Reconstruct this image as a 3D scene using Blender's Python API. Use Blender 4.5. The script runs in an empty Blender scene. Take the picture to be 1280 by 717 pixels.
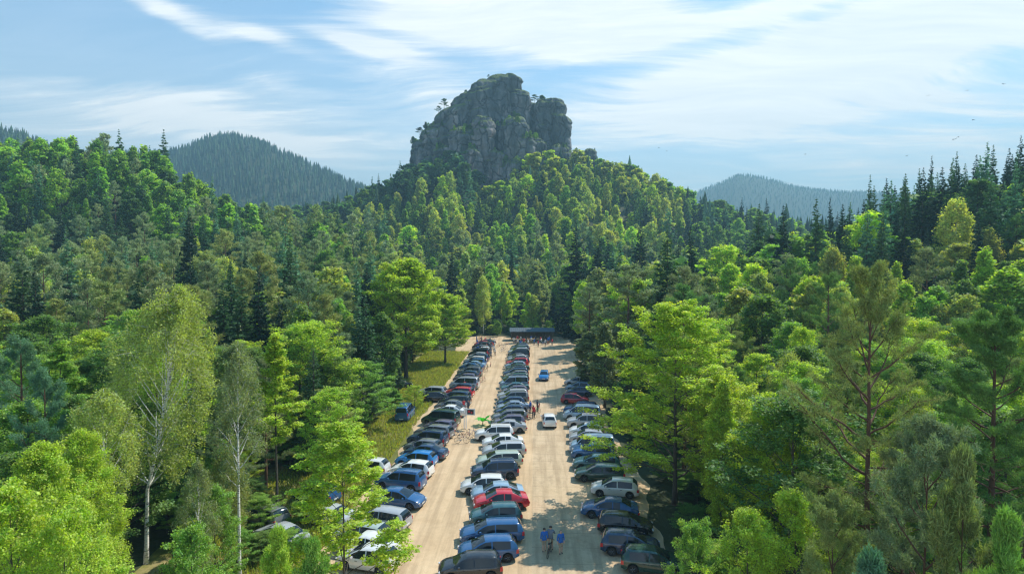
import bpy, bmesh, math, random
import numpy as np
from mathutils import Vector, Matrix, noise

random.seed(7)
RNG = np.random.default_rng(7)
scene = bpy.context.scene
COL = scene.collection
R = math.radians
F, CX, CY, HC = 760.0, 640.0, 358.5, 20.0
YAW, PITCH = math.atan(28/760), math.atan(28.5/760)

# ------------------------------------------------------------------ camera maths
cy_, sy_ = math.cos(YAW), math.sin(YAW)
cp_, sp_ = math.cos(PITCH), math.sin(PITCH)
RIGHT = Vector((cy_, sy_, 0))
FWD = Vector((-sy_*cp_, cy_*cp_, -sp_))
UP = RIGHT.cross(FWD)
def project(x, y, z):
    d = Vector((x, y, z-HC))
    f = d.dot(FWD)
    if f < .1: return (-9e3, -9e3, f)
    return (CX + F*d.dot(RIGHT)/f, CY - F*d.dot(UP)/f, f)
def at(px, D, z=0):
    """world point seen at column px, D metres ahead along the ground"""
    u = (px-CX)/F*D
    return (RIGHT.x*u - sy_*D, RIGHT.y*u + cy_*D, z)
def ground_at(px, py):
    D = HC*F/(py-330.0)
    return at(px, D)
def top_z(py, D): return HC + (330.0-py)/F*D

# ------------------------------------------------------------------ object helpers
def link(o, parent=None):
    COL.objects.link(o)
    if parent is not None: o.parent = parent
    return o
def props(o, label=None, cat=None, group=None, kind=None):
    if label: o['label'] = label
    if cat: o['category'] = cat
    if group: o['group'] = group
    if kind: o['kind'] = kind
    return o
def empty(name, loc=(0,0,0), rz=0):
    o = bpy.data.objects.new(name, None); o.empty_display_size = .2
    o.location = loc; o.rotation_euler = (0, 0, rz)
    return link(o)
def obj(name, me, parent=None, loc=None, rot=None, color=None):
    o = bpy.data.objects.new(name, me)
    if loc is not None: o.location = loc
    if rot is not None: o.rotation_euler = rot
    if color is not None: o.color = (*color[:3], 1)
    return link(o, parent)

def np_mesh(name, verts, quads, mat, tint=None, smooth=False):
    """verts (N,3), quads (M,4) fast mesh"""
    me = bpy.data.meshes.new(name)
    n, m = len(verts), len(quads)
    me.vertices.add(n); me.vertices.foreach_set('co', np.ascontiguousarray(verts, dtype=np.float32).ravel())
    me.loops.add(4*m); me.loops.foreach_set('vertex_index', np.ascontiguousarray(quads, dtype=np.int32).ravel())
    me.polygons.add(m); me.polygons.foreach_set('loop_start', np.arange(0, 4*m, 4, dtype=np.int32))
    if smooth: me.polygons.foreach_set('use_smooth', np.ones(m, dtype=bool))
    me.update(calc_edges=True)
    if tint is not None:
        a = me.color_attributes.new('tint', 'BYTE_COLOR', 'POINT')
        c = np.ones((n, 4), dtype=np.float32); c[:, :3] = tint
        a.data.foreach_set('color', c.ravel())
    me.materials.append(mat)
    return me

class MB:
    def __init__(s): s.v = []; s.f = []; s.m = []
    def add(s, vs, fs, mi=0):
        b = len(s.v); s.v += [tuple(p) for p in vs]
        s.f += [tuple(i+b for i in f) for f in fs]; s.m += [mi]*len(fs)
    def box(s, c, d, rz=0, mi=0, top=1.0):
        x, y, z = d[0]/2, d[1]/2, d[2]/2; q = []
        ca, sa = math.cos(rz), math.sin(rz)
        for dz in (-z, z):
            k = top if dz > 0 else 1
            for dx, dy in ((-x,-y),(x,-y),(x,y),(-x,y)):
                dx, dy = dx*k, dy*k
                q.append((c[0]+dx*ca-dy*sa, c[1]+dx*sa+dy*ca, c[2]+dz))
        s.add(q, [(0,3,2,1),(4,5,6,7),(0,1,5,4),(1,2,6,5),(2,3,7,6),(3,0,4,7)], mi)
    def tube(s, pts, rad, n=6, mi=0, cap=True):
        pts = [Vector(p) for p in pts]
        if not hasattr(rad, '__len__'): rad = [rad]*len(pts)
        ref = None; vs = []
        for i, p in enumerate(pts):
            t = (pts[min(i+1, len(pts)-1)]-pts[max(i-1, 0)]).normalized()
            if ref is None: ref = t.cross(Vector((0,0,1)) if abs(t.z) < .9 else Vector((1,0,0))).normalized()
            else: ref = (ref - t*ref.dot(t)).normalized()
            b = t.cross(ref)
            for k in range(n):
                a = 2*math.pi*k/n
                vs.append(p + (ref*math.cos(a)+b*math.sin(a))*rad[i])
        fs = []
        for i in range(len(pts)-1):
            for k in range(n):
                k2 = (k+1) % n
                fs.append((i*n+k, i*n+k2, (i+1)*n+k2, (i+1)*n+k))
        if cap:
            fs.append(tuple(range(n))[::-1]); fs.append(tuple((len(pts)-1)*n+k for k in range(n)))
        s.add(vs, fs, mi)
    def lathe(s, prof, c=(0,0,0), axis='z', n=16, mi=0):
        """prof: list of (r, h)"""
        vs = []
        for r, h in prof:
            for k in range(n):
                a = 2*math.pi*k/n; p = (r*math.cos(a), r*math.sin(a), h)
                if axis == 'y': p = (p[0], p[2], p[1])
                vs.append((c[0]+p[0], c[1]+p[1], c[2]+p[2]))
        fs = []
        for i in range(len(prof)-1):
            for k in range(n):
                k2 = (k+1) % n
                q = (i*n+k, i*n+k2, (i+1)*n+k2, (i+1)*n+k)
                fs.append(q if axis == 'z' else q[::-1])
        fs.append(tuple(range(n))[::-1] if axis == 'z' else tuple(range(n)))
        e = tuple((len(prof)-1)*n+k for k in range(n)); fs.append(e if axis == 'z' else e[::-1])
        s.add(vs, fs, mi)
    def mesh(s, name, mats, smooth=False, angle=None):
        me = bpy.data.meshes.new(name); me.from_pydata(s.v, [], s.f)
        if not isinstance(mats, (list, tuple)): mats = [mats]
        for m in mats: me.materials.append(m)
        me.polygons.foreach_set('material_index', s.m)
        if smooth:
            me.polygons.foreach_set('use_smooth', [True]*len(s.f))
            if angle: me.set_sharp_from_angle(angle=R(angle))
        me.update()
        return me

# ------------------------------------------------------------------ materials
def new_mat(name):
    m = bpy.data.materials.new(name); m.use_nodes = True
    nt = m.node_tree; nt.nodes.clear()
    out = nt.nodes.new('ShaderNodeOutputMaterial')
    return m, nt, out
def N(nt, t, **kw):
    n = nt.nodes.new(t)
    for k, v in kw.items():
        if k.startswith('i_'):
            key = k[2:]; key = int(key) if key.isdigit() else key.replace('_', ' ')
            n.inputs[key].default_value = v
        else: setattr(n, k, v)
    return n
def math_n(nt, op, a, b=None, clamp=False):
    n = nt.nodes.new('ShaderNodeMath'); n.operation = op; n.use_clamp = clamp
    for i, x in enumerate((a, b)):
        if x is None: continue
        if isinstance(x, (int, float)): n.inputs[i].default_value = x
        else: nt.links.new(x, n.inputs[i])
    return n.outputs[0]
def mixc(nt, fac, a, b, mode='MIX'):
    n = nt.nodes.new('ShaderNodeMix'); n.data_type = 'RGBA'; n.blend_type = mode
    for s_, x in ((n.inputs[0], fac), (n.inputs[6], a), (n.inputs[7], b)):
        if isinstance(x, (int, float)): s_.default_value = x
        elif isinstance(x, (tuple, list)): s_.default_value = (*x[:3], 1)
        else: nt.links.new(x, s_)
    return n.outputs[2]
def ramp(nt, fac, stops):
    n = nt.nodes.new('ShaderNodeValToRGB')
    while len(n.color_ramp.elements) > 1: n.color_ramp.elements.remove(n.color_ramp.elements[-1])
    for i, (p, c) in enumerate(stops):
        e = n.color_ramp.elements[0] if i == 0 else n.color_ramp.elements.new(p)
        e.position = p; e.color = (*c, 1) if len(c) == 3 else c
    nt.links.new(fac, n.inputs[0]); return n.outputs[0]
def noise_n(nt, vec, scale, detail=4, rough=.55):
    n = N(nt, 'ShaderNodeTexNoise'); n.inputs['Scale'].default_value = scale
    n.inputs['Detail'].default_value = detail; n.inputs['Roughness'].default_value = rough
    if vec is not None: nt.links.new(vec, n.inputs['Vector'])
    return n.outputs['Fac']
def mapping(nt, vec, scale=(1,1,1), rot=(0,0,0), loc=(0,0,0)):
    m = N(nt, 'ShaderNodeMapping'); m.inputs['Scale'].default_value = scale
    m.inputs['Rotation'].default_value = rot; m.inputs['Location'].default_value = loc
    nt.links.new(vec, m.inputs['Vector']); return m.outputs[0]

def simple(name, col, rough=.6, metal=0, var=.15, scale=8, coat=0, emis=None):
    m, nt, out = new_mat(name)
    b = N(nt, 'ShaderNodeBsdfPrincipled'); tc = N(nt, 'ShaderNodeTexCoord')
    f = noise_n(nt, tc.outputs['Object'], scale)
    c = mixc(nt, f, tuple(x*(1-var) for x in col), tuple(min(1, x*(1+var)) for x in col))
    nt.links.new(c, b.inputs['Base Color'])
    b.inputs['Roughness'].default_value = rough; b.inputs['Metallic'].default_value = metal
    b.inputs['Coat Weight'].default_value = coat; b.inputs['Coat Roughness'].default_value = .05
    nt.links.new(b.outputs[0], out.inputs[0]); return m

def leaf_mat(name, trans=.42, warm=(1.25, 1.2, .35), gloss=.04, bright=1.0):
    m, nt, out = new_mat(name)
    oi = N(nt, 'ShaderNodeObjectInfo'); at_ = N(nt, 'ShaderNodeAttribute', attribute_name='tint')
    c = mixc(nt, 1.0, at_.outputs['Color'], oi.outputs['Color'], 'MULTIPLY')
    d = N(nt, 'ShaderNodeBsdfDiffuse'); t = N(nt, 'ShaderNodeBsdfTranslucent')
    nt.links.new(c, d.inputs[0])
    tcol = mixc(nt, 1.0, c, warm, 'MULTIPLY'); nt.links.new(tcol, t.inputs[0])
    mx = N(nt, 'ShaderNodeMixShader'); mx.inputs[0].default_value = trans
    nt.links.new(d.outputs[0], mx.inputs[1]); nt.links.new(t.outputs[0], mx.inputs[2])
    g = N(nt, 'ShaderNodeBsdfGlossy'); g.inputs['Roughness'].default_value = .6
    g.inputs[0].default_value = (.9, .95, 1, 1)
    mx2 = N(nt, 'ShaderNodeMixShader'); mx2.inputs[0].default_value = gloss
    nt.links.new(mx.outputs[0], mx2.inputs[1]); nt.links.new(g.outputs[0], mx2.inputs[2])
    nt.links.new(mx2.outputs[0], out.inputs[0]); return m
M_LEAF = leaf_mat('broad leaves', trans=.52, warm=(1.22, 1.28, .35), gloss=.025)
M_NEEDLE = leaf_mat('needles', trans=.3, warm=(.95, 1.2, .55), gloss=.02)

def bark_mat(name, c1, c2, scale=(6, 6, 1.2), bands=False):
    m, nt, out = new_mat(name)
    b = N(nt, 'ShaderNodeBsdfPrincipled'); tc = N(nt, 'ShaderNodeTexCoord')
    mp = mapping(nt, tc.outputs['Object'], scale)
    f = noise_n(nt, mp, 3.0, 5, .65)
    if bands: f = ramp(nt, f, [(.0, (0,)*3), (.40, (0,)*3), (.46, (1,)*3), (1, (1,)*3)])
    c = mixc(nt, f, c1, c2)
    nt.links.new(c, b.inputs['Base Color']); b.inputs['Roughness'].default_value = .85
    bp = N(nt, 'ShaderNodeBump'); bp.inputs['Strength'].default_value = .5; bp.inputs['Distance'].default_value = .03
    nt.links.new(f, bp.inputs['Height']); nt.links.new(bp.outputs[0], b.inputs['Normal'])
    nt.links.new(b.outputs[0], out.inputs[0]); return m
M_BARK = bark_mat('grey bark', (.045, .035, .028), (.12, .10, .08))
M_PINEBARK = bark_mat('pine bark', (.05, .028, .02), (.20, .095, .05))
M_BIRCH = bark_mat('birch bark', (.10, .09, .08), (.82, .79, .73), (1.2, 1.2, 4.5), True)
M_SPRUCEBARK = bark_mat('spruce bark', (.04, .03, .025), (.10, .075, .06))

# ------------------------------------------------------------------ terrain
def prof(px, pts):
    xs = [p[0] for p in pts]; ys = [p[1] for p in pts]
    return np.interp(px, xs, ys)
def tz(y, D, h): return HC + (330-y)/F*D - h
LAYERS = [  # (profile px->ground z, D, front width, back width)
 ([(-900, tz(150,250,16)), (-300, tz(165,250,16)), (0, tz(186,250,16)), (60, tz(182,250,16)), (110, tz(186,250,16)), (160, tz(190,250,16)), (200, tz(205,250,16)), (250, tz(232,250,16)),
   (300, tz(266,250,15)), (360, tz(280,250,15)), (420, tz(290,250,14)), (480, 12), (560, 6), (700, 3), (2000, 3)], 250, 52, 90),
 ([(-900, 30), (200, 20), (330, tz(275,430,13)), (380, tz(268,430,13)), (420, tz(258,430,13)), (450, tz(243,430,13)), (480, tz(229,430,13)), (505, tz(216,430,12)), (520, 79), (560, 83), (588, 83), (600, 62), (622, 62), (637, 79), (670, 84), (700, 84),
   (725, tz(200,430,12)), (760, tz(211,430,12)), (800, tz(220,430,13)), (840, tz(238,430,13)), (870, tz(250,430,15)), (920, tz(262,430,17)), (980, tz(276,430,17)),
   (1080, tz(292,430,17)), (1300, 20), (2000, 30)], 430, 88, 130),
 ([(-900, 3), (700, 1), (800, 2), (900, 5), (1000, 9), (1060, 13), (1085, 15), (1120, 16), (1190, 22), (1280, 27), (1500, 38), (2000, 50)], 155, 42, 120),
 ([(-900, 40), (0, 60), (100, tz(198,1200,18)), (200, tz(193,1200,18)), (240, tz(183,1200,18)), (270, tz(170,1200,18)), (300, tz(169,1200,18)), (330, tz(177,1200,18)), (380, tz(201,1200,18)),
   (430, tz(224,1200,18)), (465, tz(236,1200,18)), (500, tz(250,1200,18)), (600, 60), (800, 30), (2000, 30)], 1200, 260, 300),
 ([(-900, tz(120,850,18)), (-200, tz(140,850,18)), (0, tz(163,850,18)), (30, tz(171,850,18)), (60, tz(185,850,18)), (100, tz(205,850,18)), (180, tz(240,850,16)), (300, 30), (2000, 20)], 850, 170, 200),
 ([(-900, 100), (600, 100), (760, tz(262,2400,18)), (840, tz(246,2400,18)), (870, tz(240,2400,18)), (900, tz(228,2400,18)), (920, tz(219,2400,18)), (935, tz(220,2400,18)), (955, tz(223,2400,18)), (1000, tz(234,2400,18)), (1050, tz(239,2400,18)),
   (1100, tz(241,2400,18)), (1200, tz(246,2400,18)), (1300, tz(238,2400,18)), (2000, tz(240,2400,18))], 2400, 420, 500),
]
LOT_X0, LOT_X1, LOT_Y0, LOT_Y1 = -27.0, 13.0, 8.0, 178.0
def height(x, y):
    x = np.asarray(x, float); y = np.asarray(y, float)
    v = -sy_*x + cy_*y; u = cy_*x + sy_*y
    vv = np.maximum(v, 8.0)
    px = CX + F*u/vv
    px = np.where(v > 8, px, CX + F*u/8.0); px = np.clip(px, -900, 2000)
    h = np.zeros_like(x)
    for P, D, wf, wb in LAYERS:
        t = v-D
        g = np.exp(-(t/np.where(t < 0, wf, wb))**2/1.6)
        L = prof(px, P)*g
        h = np.maximum(h, L) + .15*np.minimum(h, L)
    # knolls
    h = h + (np.sin(x*.031+1.3)*np.cos(y*.027)+np.sin(x*.013-y*.017))*np.clip((v-120)/300, 0, 1)*2.2
    h = h + np.clip((v-500)/2000, 0, 1)*8
    # flatten the car park
    dx = np.maximum(np.maximum(LOT_X0-x, x-LOT_X1), 0); dy = np.maximum(np.maximum(LOT_Y0-y, y-LOT_Y1), 0)
    d = np.sqrt(dx*dx+dy*dy); k = np.clip((d-1)/45, 0, 1); k = k*k*(3-2*k)
    return h*k
def hz(x, y): return float(height(np.array([x]), np.array([y]))[0])

def build_terrain():
    s = np.linspace(-1, 1, 301); xs = 2700*np.sinh(5.2*s)/math.sinh(5.2)
    t = np.linspace(0, 1, 380); ys = -200 + 3450*(np.sinh(4.0*t)/math.sinh(4.0))
    X, Y = np.meshgrid(xs, ys); Z = height(X, Y)
    nx, ny = len(xs), len(ys)
    V = np.stack([X, Y, Z], -1).reshape(-1, 3)
    i = np.arange(nx-1); j = np.arange(ny-1); I, J = np.meshgrid(i, j); a = (J*nx+I).ravel()
    Q = np.stack([a, a+1, a+nx+1, a+nx], -1)
    m, nt, out = new_mat('forest floor')
    b = N(nt, 'ShaderNodeBsdfPrincipled'); tc = N(nt, 'ShaderNodeTexCoord')
    f = noise_n(nt, tc.outputs['Object'], .12, 6, .6); f2 = noise_n(nt, tc.outputs['Object'], 1.7, 5, .65)
    c = ramp(nt, f, [(.3, (.022, .034, .012)), (.5, (.04, .06, .018)), (.7, (.045, .05, .022))])
    c = mixc(nt, f2, c, (.035, .045, .014)); nt.links.new(c, b.inputs['Base Color']); b.inputs['Roughness'].default_value = .95
    bp = N(nt, 'ShaderNodeBump'); bp.inputs['Strength'].default_value = .6; bp.inputs['Distance'].default_value = .3
    nt.links.new(f2, bp.inputs['Height']); nt.links.new(bp.outputs[0], b.inputs['Normal'])
    nt.links.new(b.outputs[0], out.inputs[0])
    o = obj('ground', np_mesh('ground', V, Q, m, smooth=True)); props(o, kind='structure')
build_terrain()

def sheet(name, poly_fn, z, mat, ny=60):
    """poly_fn(t)->(xl,xr,y); strip sheet of quads"""
    V = []; Q = []; nx = 8
    for j in range(ny+1):
        xl, xr, y = poly_fn(j/ny)
        for i in range(nx+1): V.append((xl+(xr-xl)*i/nx, y, z))
    for j in range(ny):
        for i in range(nx):
            a = j*(nx+1)+i; Q.append((a, a+1, a+nx+2, a+nx+1))
    o = obj(name, np_mesh(name, np.array(V), np.array(Q), mat)); props(o, kind='structure'); return o

def sand_mat(name, c1, c2, c3, dirt=.5, joints=0):
    m, nt, out = new_mat(name)
    b = N(nt, 'ShaderNodeBsdfPrincipled'); tc = N(nt, 'ShaderNodeTexCoord'); v = tc.outputs['Object']
    f = noise_n(nt, v, .25, 6, .62); f2 = noise_n(nt, v, 2.2, 6, .7); f3 = noise_n(nt, mapping(nt, v, (1.6, .07, 1)), 1.0, 4, .6)
    c = ramp(nt, f, [(.32, c1), (.5, c2), (.68, c3)])
    c = mixc(nt, math_n(nt, 'MULTIPLY', ramp(nt, f3, [(.45, (0,)*3), (.62, (1,)*3)]), .55), c, tuple(x*.68 for x in c1))
    f5 = noise_n(nt, mapping(nt, v, (1, .45, 1), loc=(7, 3, 0)), .33, 5, .7)
    c = mixc(nt, math_n(nt, 'MULTIPLY', ramp(nt, f5, [(.55, (0,)*3), (.66, (1,)*3)]), dirt*.8), c, tuple(x*.5 for x in c1))
    c = mixc(nt, math_n(nt, 'MULTIPLY', ramp(nt, f2, [(.5, (0,)*3), (.75, (1,)*3)]), dirt), c, tuple(x*.6 for x in c1))
    f4 = noise_n(nt, v, 26, 3, .7)
    c = mixc(nt, math_n(nt, 'MULTIPLY', ramp(nt, f4, [(.4, (0,)*3), (.7, (1,)*3)]), .4), c, tuple(x*.55 for x in c1))
    if joints:
        sx = N(nt, 'ShaderNodeSeparateXYZ'); nt.links.new(v, sx.inputs[0])
        q = math_n(nt, 'FRACT', math_n(nt, 'MULTIPLY', sx.outputs[1], 1/2.35))
        wob = noise_n(nt, v, 1.3, 3); th = math_n(nt, 'ADD', math_n(nt, 'MULTIPLY', wob, .05), .0)
        ln = math_n(nt, 'LESS_THAN', q, th)
        c = mixc(nt, math_n(nt, 'MULTIPLY', ln, .5), c, (.20, .15, .10))
    nt.links.new(c, b.inputs['Base Color']); b.inputs['Roughness'].default_value = .95
    b.inputs['Specular IOR Level'].default_value = .2
    bp = N(nt, 'ShaderNodeBump'); bp.inputs['Strength'].default_value = .5; bp.inputs['Distance'].default_value = .04
    nt.links.new(f2, bp.inputs['Height']); nt.links.new(bp.outputs[0], b.inputs['Normal'])
    nt.links.new(b.outputs[0], out.inputs[0]); return m
M_SAND = sand_mat('compacted sand', (.52, .37, .22), (.63, .46, .28), (.69, .52, .33), .3)
M_LANE = sand_mat('paved lane', (.48, .35, .215), (.58, .44, .28), (.64, .49, .32), .55, joints=1)
M_GRASSG = sand_mat('mown grass', (.14, .15, .035), (.22, .22, .06), (.46, .36, .19), .5)

def wob(y, k, a): return a*(math.sin(y*.21+k)+.6*math.sin(y*.53+2*k)+.4*math.sin(y*1.3+k*3))
def lotf(t):
    y = LOT_Y0+4+t*156.0
    xr = 9.6 + wob(y, 2, .5)
    if y > 100: xr = min(xr, 11.5)
    return (-14.6+wob(y, 1, .45) - max(0, (y-118))*.16, xr, y)
sheet('car_park_ground', lotf, .010, M_SAND, 150)
sheet('paved_lane', lambda t: (-.15, 4.7+wob(t*150, 5, .12), 14+t*150), .016, M_LANE, 100)
sheet('grass_verge', lambda t: (-26.5+wob(t*100, 3, .6), -14.2, 16+t*122), .005, M_GRASSG, 90)

# ------------------------------------------------------------------ sky, sun, haze
SUN_AZ, SUN_EL = R(50), R(50)      # right of the car park's axis, above the horizon
def build_world():
    w = bpy.data.worlds.new('World'); scene.world = w; w.use_nodes = True
    nt = w.node_tree; nt.nodes.clear()
    out = N(nt, 'ShaderNodeOutputWorld'); bg = N(nt, 'ShaderNodeBackground'); bg.inputs['Strength'].default_value = .15
    sky = N(nt, 'ShaderNodeTexSky', sky_type='NISHITA', sun_disc=False)
    sky.sun_elevation = SUN_EL; sky.sun_rotation = SUN_AZ
    sky.air_density = 1.3; sky.dust_density = .9; sky.ozone_density = 2.2; sky.altitude = 300
    tc = N(nt, 'ShaderNodeTexCoord'); nrm = N(nt, 'ShaderNodeVectorMath', operation='NORMALIZE')
    nt.links.new(tc.outputs['Generated'], nrm.inputs[0])
    s = N(nt, 'ShaderNodeSeparateXYZ'); nt.links.new(nrm.outputs[0], s.inputs[0])
    x, y, z = s.outputs
    zz = math_n(nt, 'ADD', math_n(nt, 'MAXIMUM', z, 0), .10)
    cmb = N(nt, 'ShaderNodeCombineXYZ')
    nt.links.new(math_n(nt, 'DIVIDE', x, zz), cmb.inputs[0]); nt.links.new(math_n(nt, 'DIVIDE', y, zz), cmb.inputs[1])
    P = cmb.outputs[0]
    wv = noise_n(nt, mapping(nt, P, (.5, .5, 1)), 1.0, 3)
    wcmb = N(nt, 'ShaderNodeVectorMath', operation='ADD'); nt.links.new(P, wcmb.inputs[0])
    sc = N(nt, 'ShaderNodeVectorMath', operation='SCALE'); sc.inputs['Scale'].default_value = 1.2
    ntn = N(nt, 'ShaderNodeTexNoise'); ntn.inputs['Scale'].default_value = .6; nt.links.new(P, ntn.inputs['Vector'])
    nt.links.new(ntn.outputs['Color'], sc.inputs[0]); nt.links.new(sc.outputs[0], wcmb.inputs[1])
    W = wcmb.outputs[0]
    streak = noise_n(nt, mapping(nt, W, (.42, 2.1, 1), rot=(0, 0, R(-22))), 1.0, 8, .62)
    fine = noise_n(nt, mapping(nt, W, (1.4, 5.5, 1), rot=(0, 0, R(-14))), 1.3, 8, .66)
    az = math_n(nt, 'ARCTAN2', x, y); el = math_n(nt, 'ARCSINE', z)
    def blob(px, py, wx, wy, rot, gain):
        d = (FWD + RIGHT*((px-CX)/F) - UP*((py-CY)/F)).normalized()
        a0, e0 = math.atan2(d.x, d.y), math.asin(d.z)
        sx, sy = wx/F, wy/F
        da = math_n(nt, 'SUBTRACT', az, a0); de = math_n(nt, 'SUBTRACT', el, e0)
        c, s_ = math.cos(R(rot)), math.sin(R(rot))
        p = math_n(nt, 'DIVIDE', math_n(nt, 'ADD', math_n(nt, 'MULTIPLY', da, c), math_n(nt, 'MULTIPLY', de, s_)), sx)
        q = math_n(nt, 'DIVIDE', math_n(nt, 'SUBTRACT', math_n(nt, 'MULTIPLY', de, c), math_n(nt, 'MULTIPLY', da, s_)), sy)
        r2 = math_n(nt, 'ADD', math_n(nt, 'MULTIPLY', p, p), math_n(nt, 'MULTIPLY', q, q))
        g = math_n(nt, 'EXPONENT', math_n(nt, 'MULTIPLY', r2, -1.0))
        return math_n(nt, 'MULTIPLY', g, gain)
    acc = None
    for b_ in [(650, 20, 235, 44, -3, .85), (205, 14, 95, 16, -22, .62), (330, 46, 50, 11, -8, .62), (455, 56, 62, 10, -8, .75), (215, 68, 90, 10, -8, .35),
               (90, 115, 260, 48, -10, .42), (1060, 62, 300, 42, 8, .40), (1200, 120, 300, 110, 0, .36), (900, 105, 220, 32, 3, .34), (560, 120, 110, 34, -14, .30),
               (960, 12, 200, 12, 8, .35), (300, 150, 240, 40, -5, .22), (1180, 20, 180, 30, 14, .4), (900, 25, 90, 30, 0, -.25), (380, 20, 70, 20, 0, -.15), (40, 25, 120, 60, 0, -.5), (330, 90, 160, 26, -8, -.12), (1010, 150, 180, 16, 2, .22), (740, 85, 160, 20, -4, -.1)]:
        g = blob(*b_); acc = g if acc is None else math_n(nt, 'ADD', acc, g)
    dens = math_n(nt, 'ADD', math_n(nt, 'ADD', math_n(nt, 'MULTIPLY', streak, 1.35), math_n(nt, 'MULTIPLY', fine, .72)), acc)
    dens = math_n(nt, 'MULTIPLY', math_n(nt, 'SUBTRACT', dens, 1.13), 2.3, True)
    dens = math_n(nt, 'MULTIPLY', dens, dens) if False else dens
    dens = math_n(nt, 'MULTIPLY', dens, .88)
    # veil towards the horizon
    veil = math_n(nt, 'EXPONENT', math_n(nt, 'MULTIPLY', math_n(nt, 'MAXIMUM', z, 0), -3.7))
    veil = math_n(nt, 'MULTIPLY', veil, .97)
    tot = math_n(nt, 'MAXIMUM', dens, veil)
    tot = math_n(nt, 'MINIMUM', math_n(nt, 'ADD', tot, math_n(nt, 'MULTIPLY', math_n(nt, 'MINIMUM', dens, veil), .45)), .97)
    skyc = mixc(nt, 1.0, sky.outputs[0], (.19, .61, .82), 'MULTIPLY')
    cc = mixc(nt, ramp(nt, fine, [(.35, (0,)*3), (.65, (1,)*3)]), (4.4, 4.75, 5.05), (5.7, 5.8, 5.85))
    hzn = math_n(nt, 'EXPONENT', math_n(nt, 'MULTIPLY', math_n(nt, 'MAXIMUM', z, 0), -5.5))
    cc = mixc(nt, hzn, cc, (10.5, 9.9, 9.3))
    c = mixc(nt, tot, skyc, cc)
    nt.links.new(c, bg.inputs[0]); nt.links.new(bg.outputs[0], out.inputs[0])
build_world()
sun = bpy.data.lights.new('sun', 'SUN'); sun.energy = 4.5; sun.angle = R(.5); sun.color = (1, .93, .82)
so = bpy.data.objects.new('sun', sun); link(so)
sd = Vector((math.sin(SUN_AZ)*math.cos(SUN_EL), math.cos(SUN_AZ)*math.cos(SUN_EL), math.sin(SUN_EL)))
so.rotation_euler = sd.to_track_quat('Z', 'Y').to_euler(); so.location = (60, 60, 200)

def build_haze():
    m, nt, out = new_mat('air haze')
    v = N(nt, 'ShaderNodeVolumePrincipled'); v.inputs['Density'].default_value = .00048
    v.inputs['Color'].default_value = (.30, .56, .70, 1); v.inputs['Anisotropy'].default_value = .15
    nt.links.new(v.outputs[0], out.inputs['Volume'])
    mb = MB(); mb.box((0, 1525, 228), (5600, 3600, 462))
    o = obj('haze', mb.mesh('haze', m)); props(o, kind='stuff', label='thin blue haze in the air over the valley')
HAZE = True
if HAZE: build_haze()

# ------------------------------------------------------------------ foliage generators
def leaf_quads(C, size, rng, up=.5, asp=.6, hang=0.0, jit=.25, rad=None):
    """C (M,3) leaf centres -> verts, quads (rhombus leaves)"""
    n = len(C)
    nrm = rng.normal(size=(n, 3)); nrm /= np.linalg.norm(nrm, axis=1)[:, None]
    nrm[:, 2] = nrm[:, 2] + up*np.sign(nrm[:, 2]+.3); nrm /= np.linalg.norm(nrm, axis=1)[:, None]
    d = rng.normal(size=(n, 3)); d[:, 2] -= hang*2
    if rad is not None: d = d*.5 + rad
    d -= nrm*np.sum(d*nrm, 1)[:, None]; d /= (np.linalg.norm(d, axis=1)[:, None]+1e-9)
    s = np.cross(nrm, d)
    L = size*(1+jit*rng.normal(size=n)).clip(.4, 1.8)
    d = d*(L*.5)[:, None]; s = s*(L*.5*asp)[:, None]
    V = np.stack([C-d, C+s-d*.15, C+d, C-s-d*.15], 1).reshape(-1, 3)
    Q = np.arange(4*n).reshape(n, 4)
    return V, Q
def tint_arr(n, rng, clump_id=None, ncl=1, lo=.5, hi=1.3, hue=.1):
    a = rng.uniform(lo, hi, n)
    if clump_id is not None:
        cb = rng.uniform(.78, 1.12, ncl); a = a*cb[clump_id]
        ch = rng.normal(0, hue, ncl)[clump_id]
    else: ch = rng.normal(0, hue, n)
    ch = ch + rng.normal(0, hue*.5, n)
    t = np.stack([a*(1+ch), a, a*(1-ch*.5)], -1)
    return np.clip(np.repeat(t, 4, axis=0)*.85, 0.02, 1)

def path(p0, az, el, length, bend, rng, n=5, wig=.12):
    p = np.array(p0, float); pts = [p.copy()]
    for i in range(n):
        e = el + bend*(i/n); a = az + rng.normal(0, wig); e2 = e + rng.normal(0, wig*.6)
        p = p + length/n*np.array([math.cos(a)*math.cos(e2), math.sin(a)*math.cos(e2), math.sin(e2)])
        pts.append(p.copy()); az = a
    return np.array(pts)
def along(P, t):
    k = t*(len(P)-1); i = min(int(k), len(P)-2); return P[i]+(P[i+1]-P[i])*(k-i)

def env_round(t): return max(.12, math.sin(math.pi*min(1, .12+.88*t**.85))**.62)
def env_oval(t): return max(.12, math.sin(math.pi*min(1, .15+.85*t))**.8)
def env_cone(t): return max(.08, (1-t)**.75*(.55+.45*min(1, t/.18)))
def env_wide(t): return max(.2, (1-t**2.2)**.5)
def env_pine(t): return max(.25, math.sin(math.pi*min(1, .3+.66*t))**.8)

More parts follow.
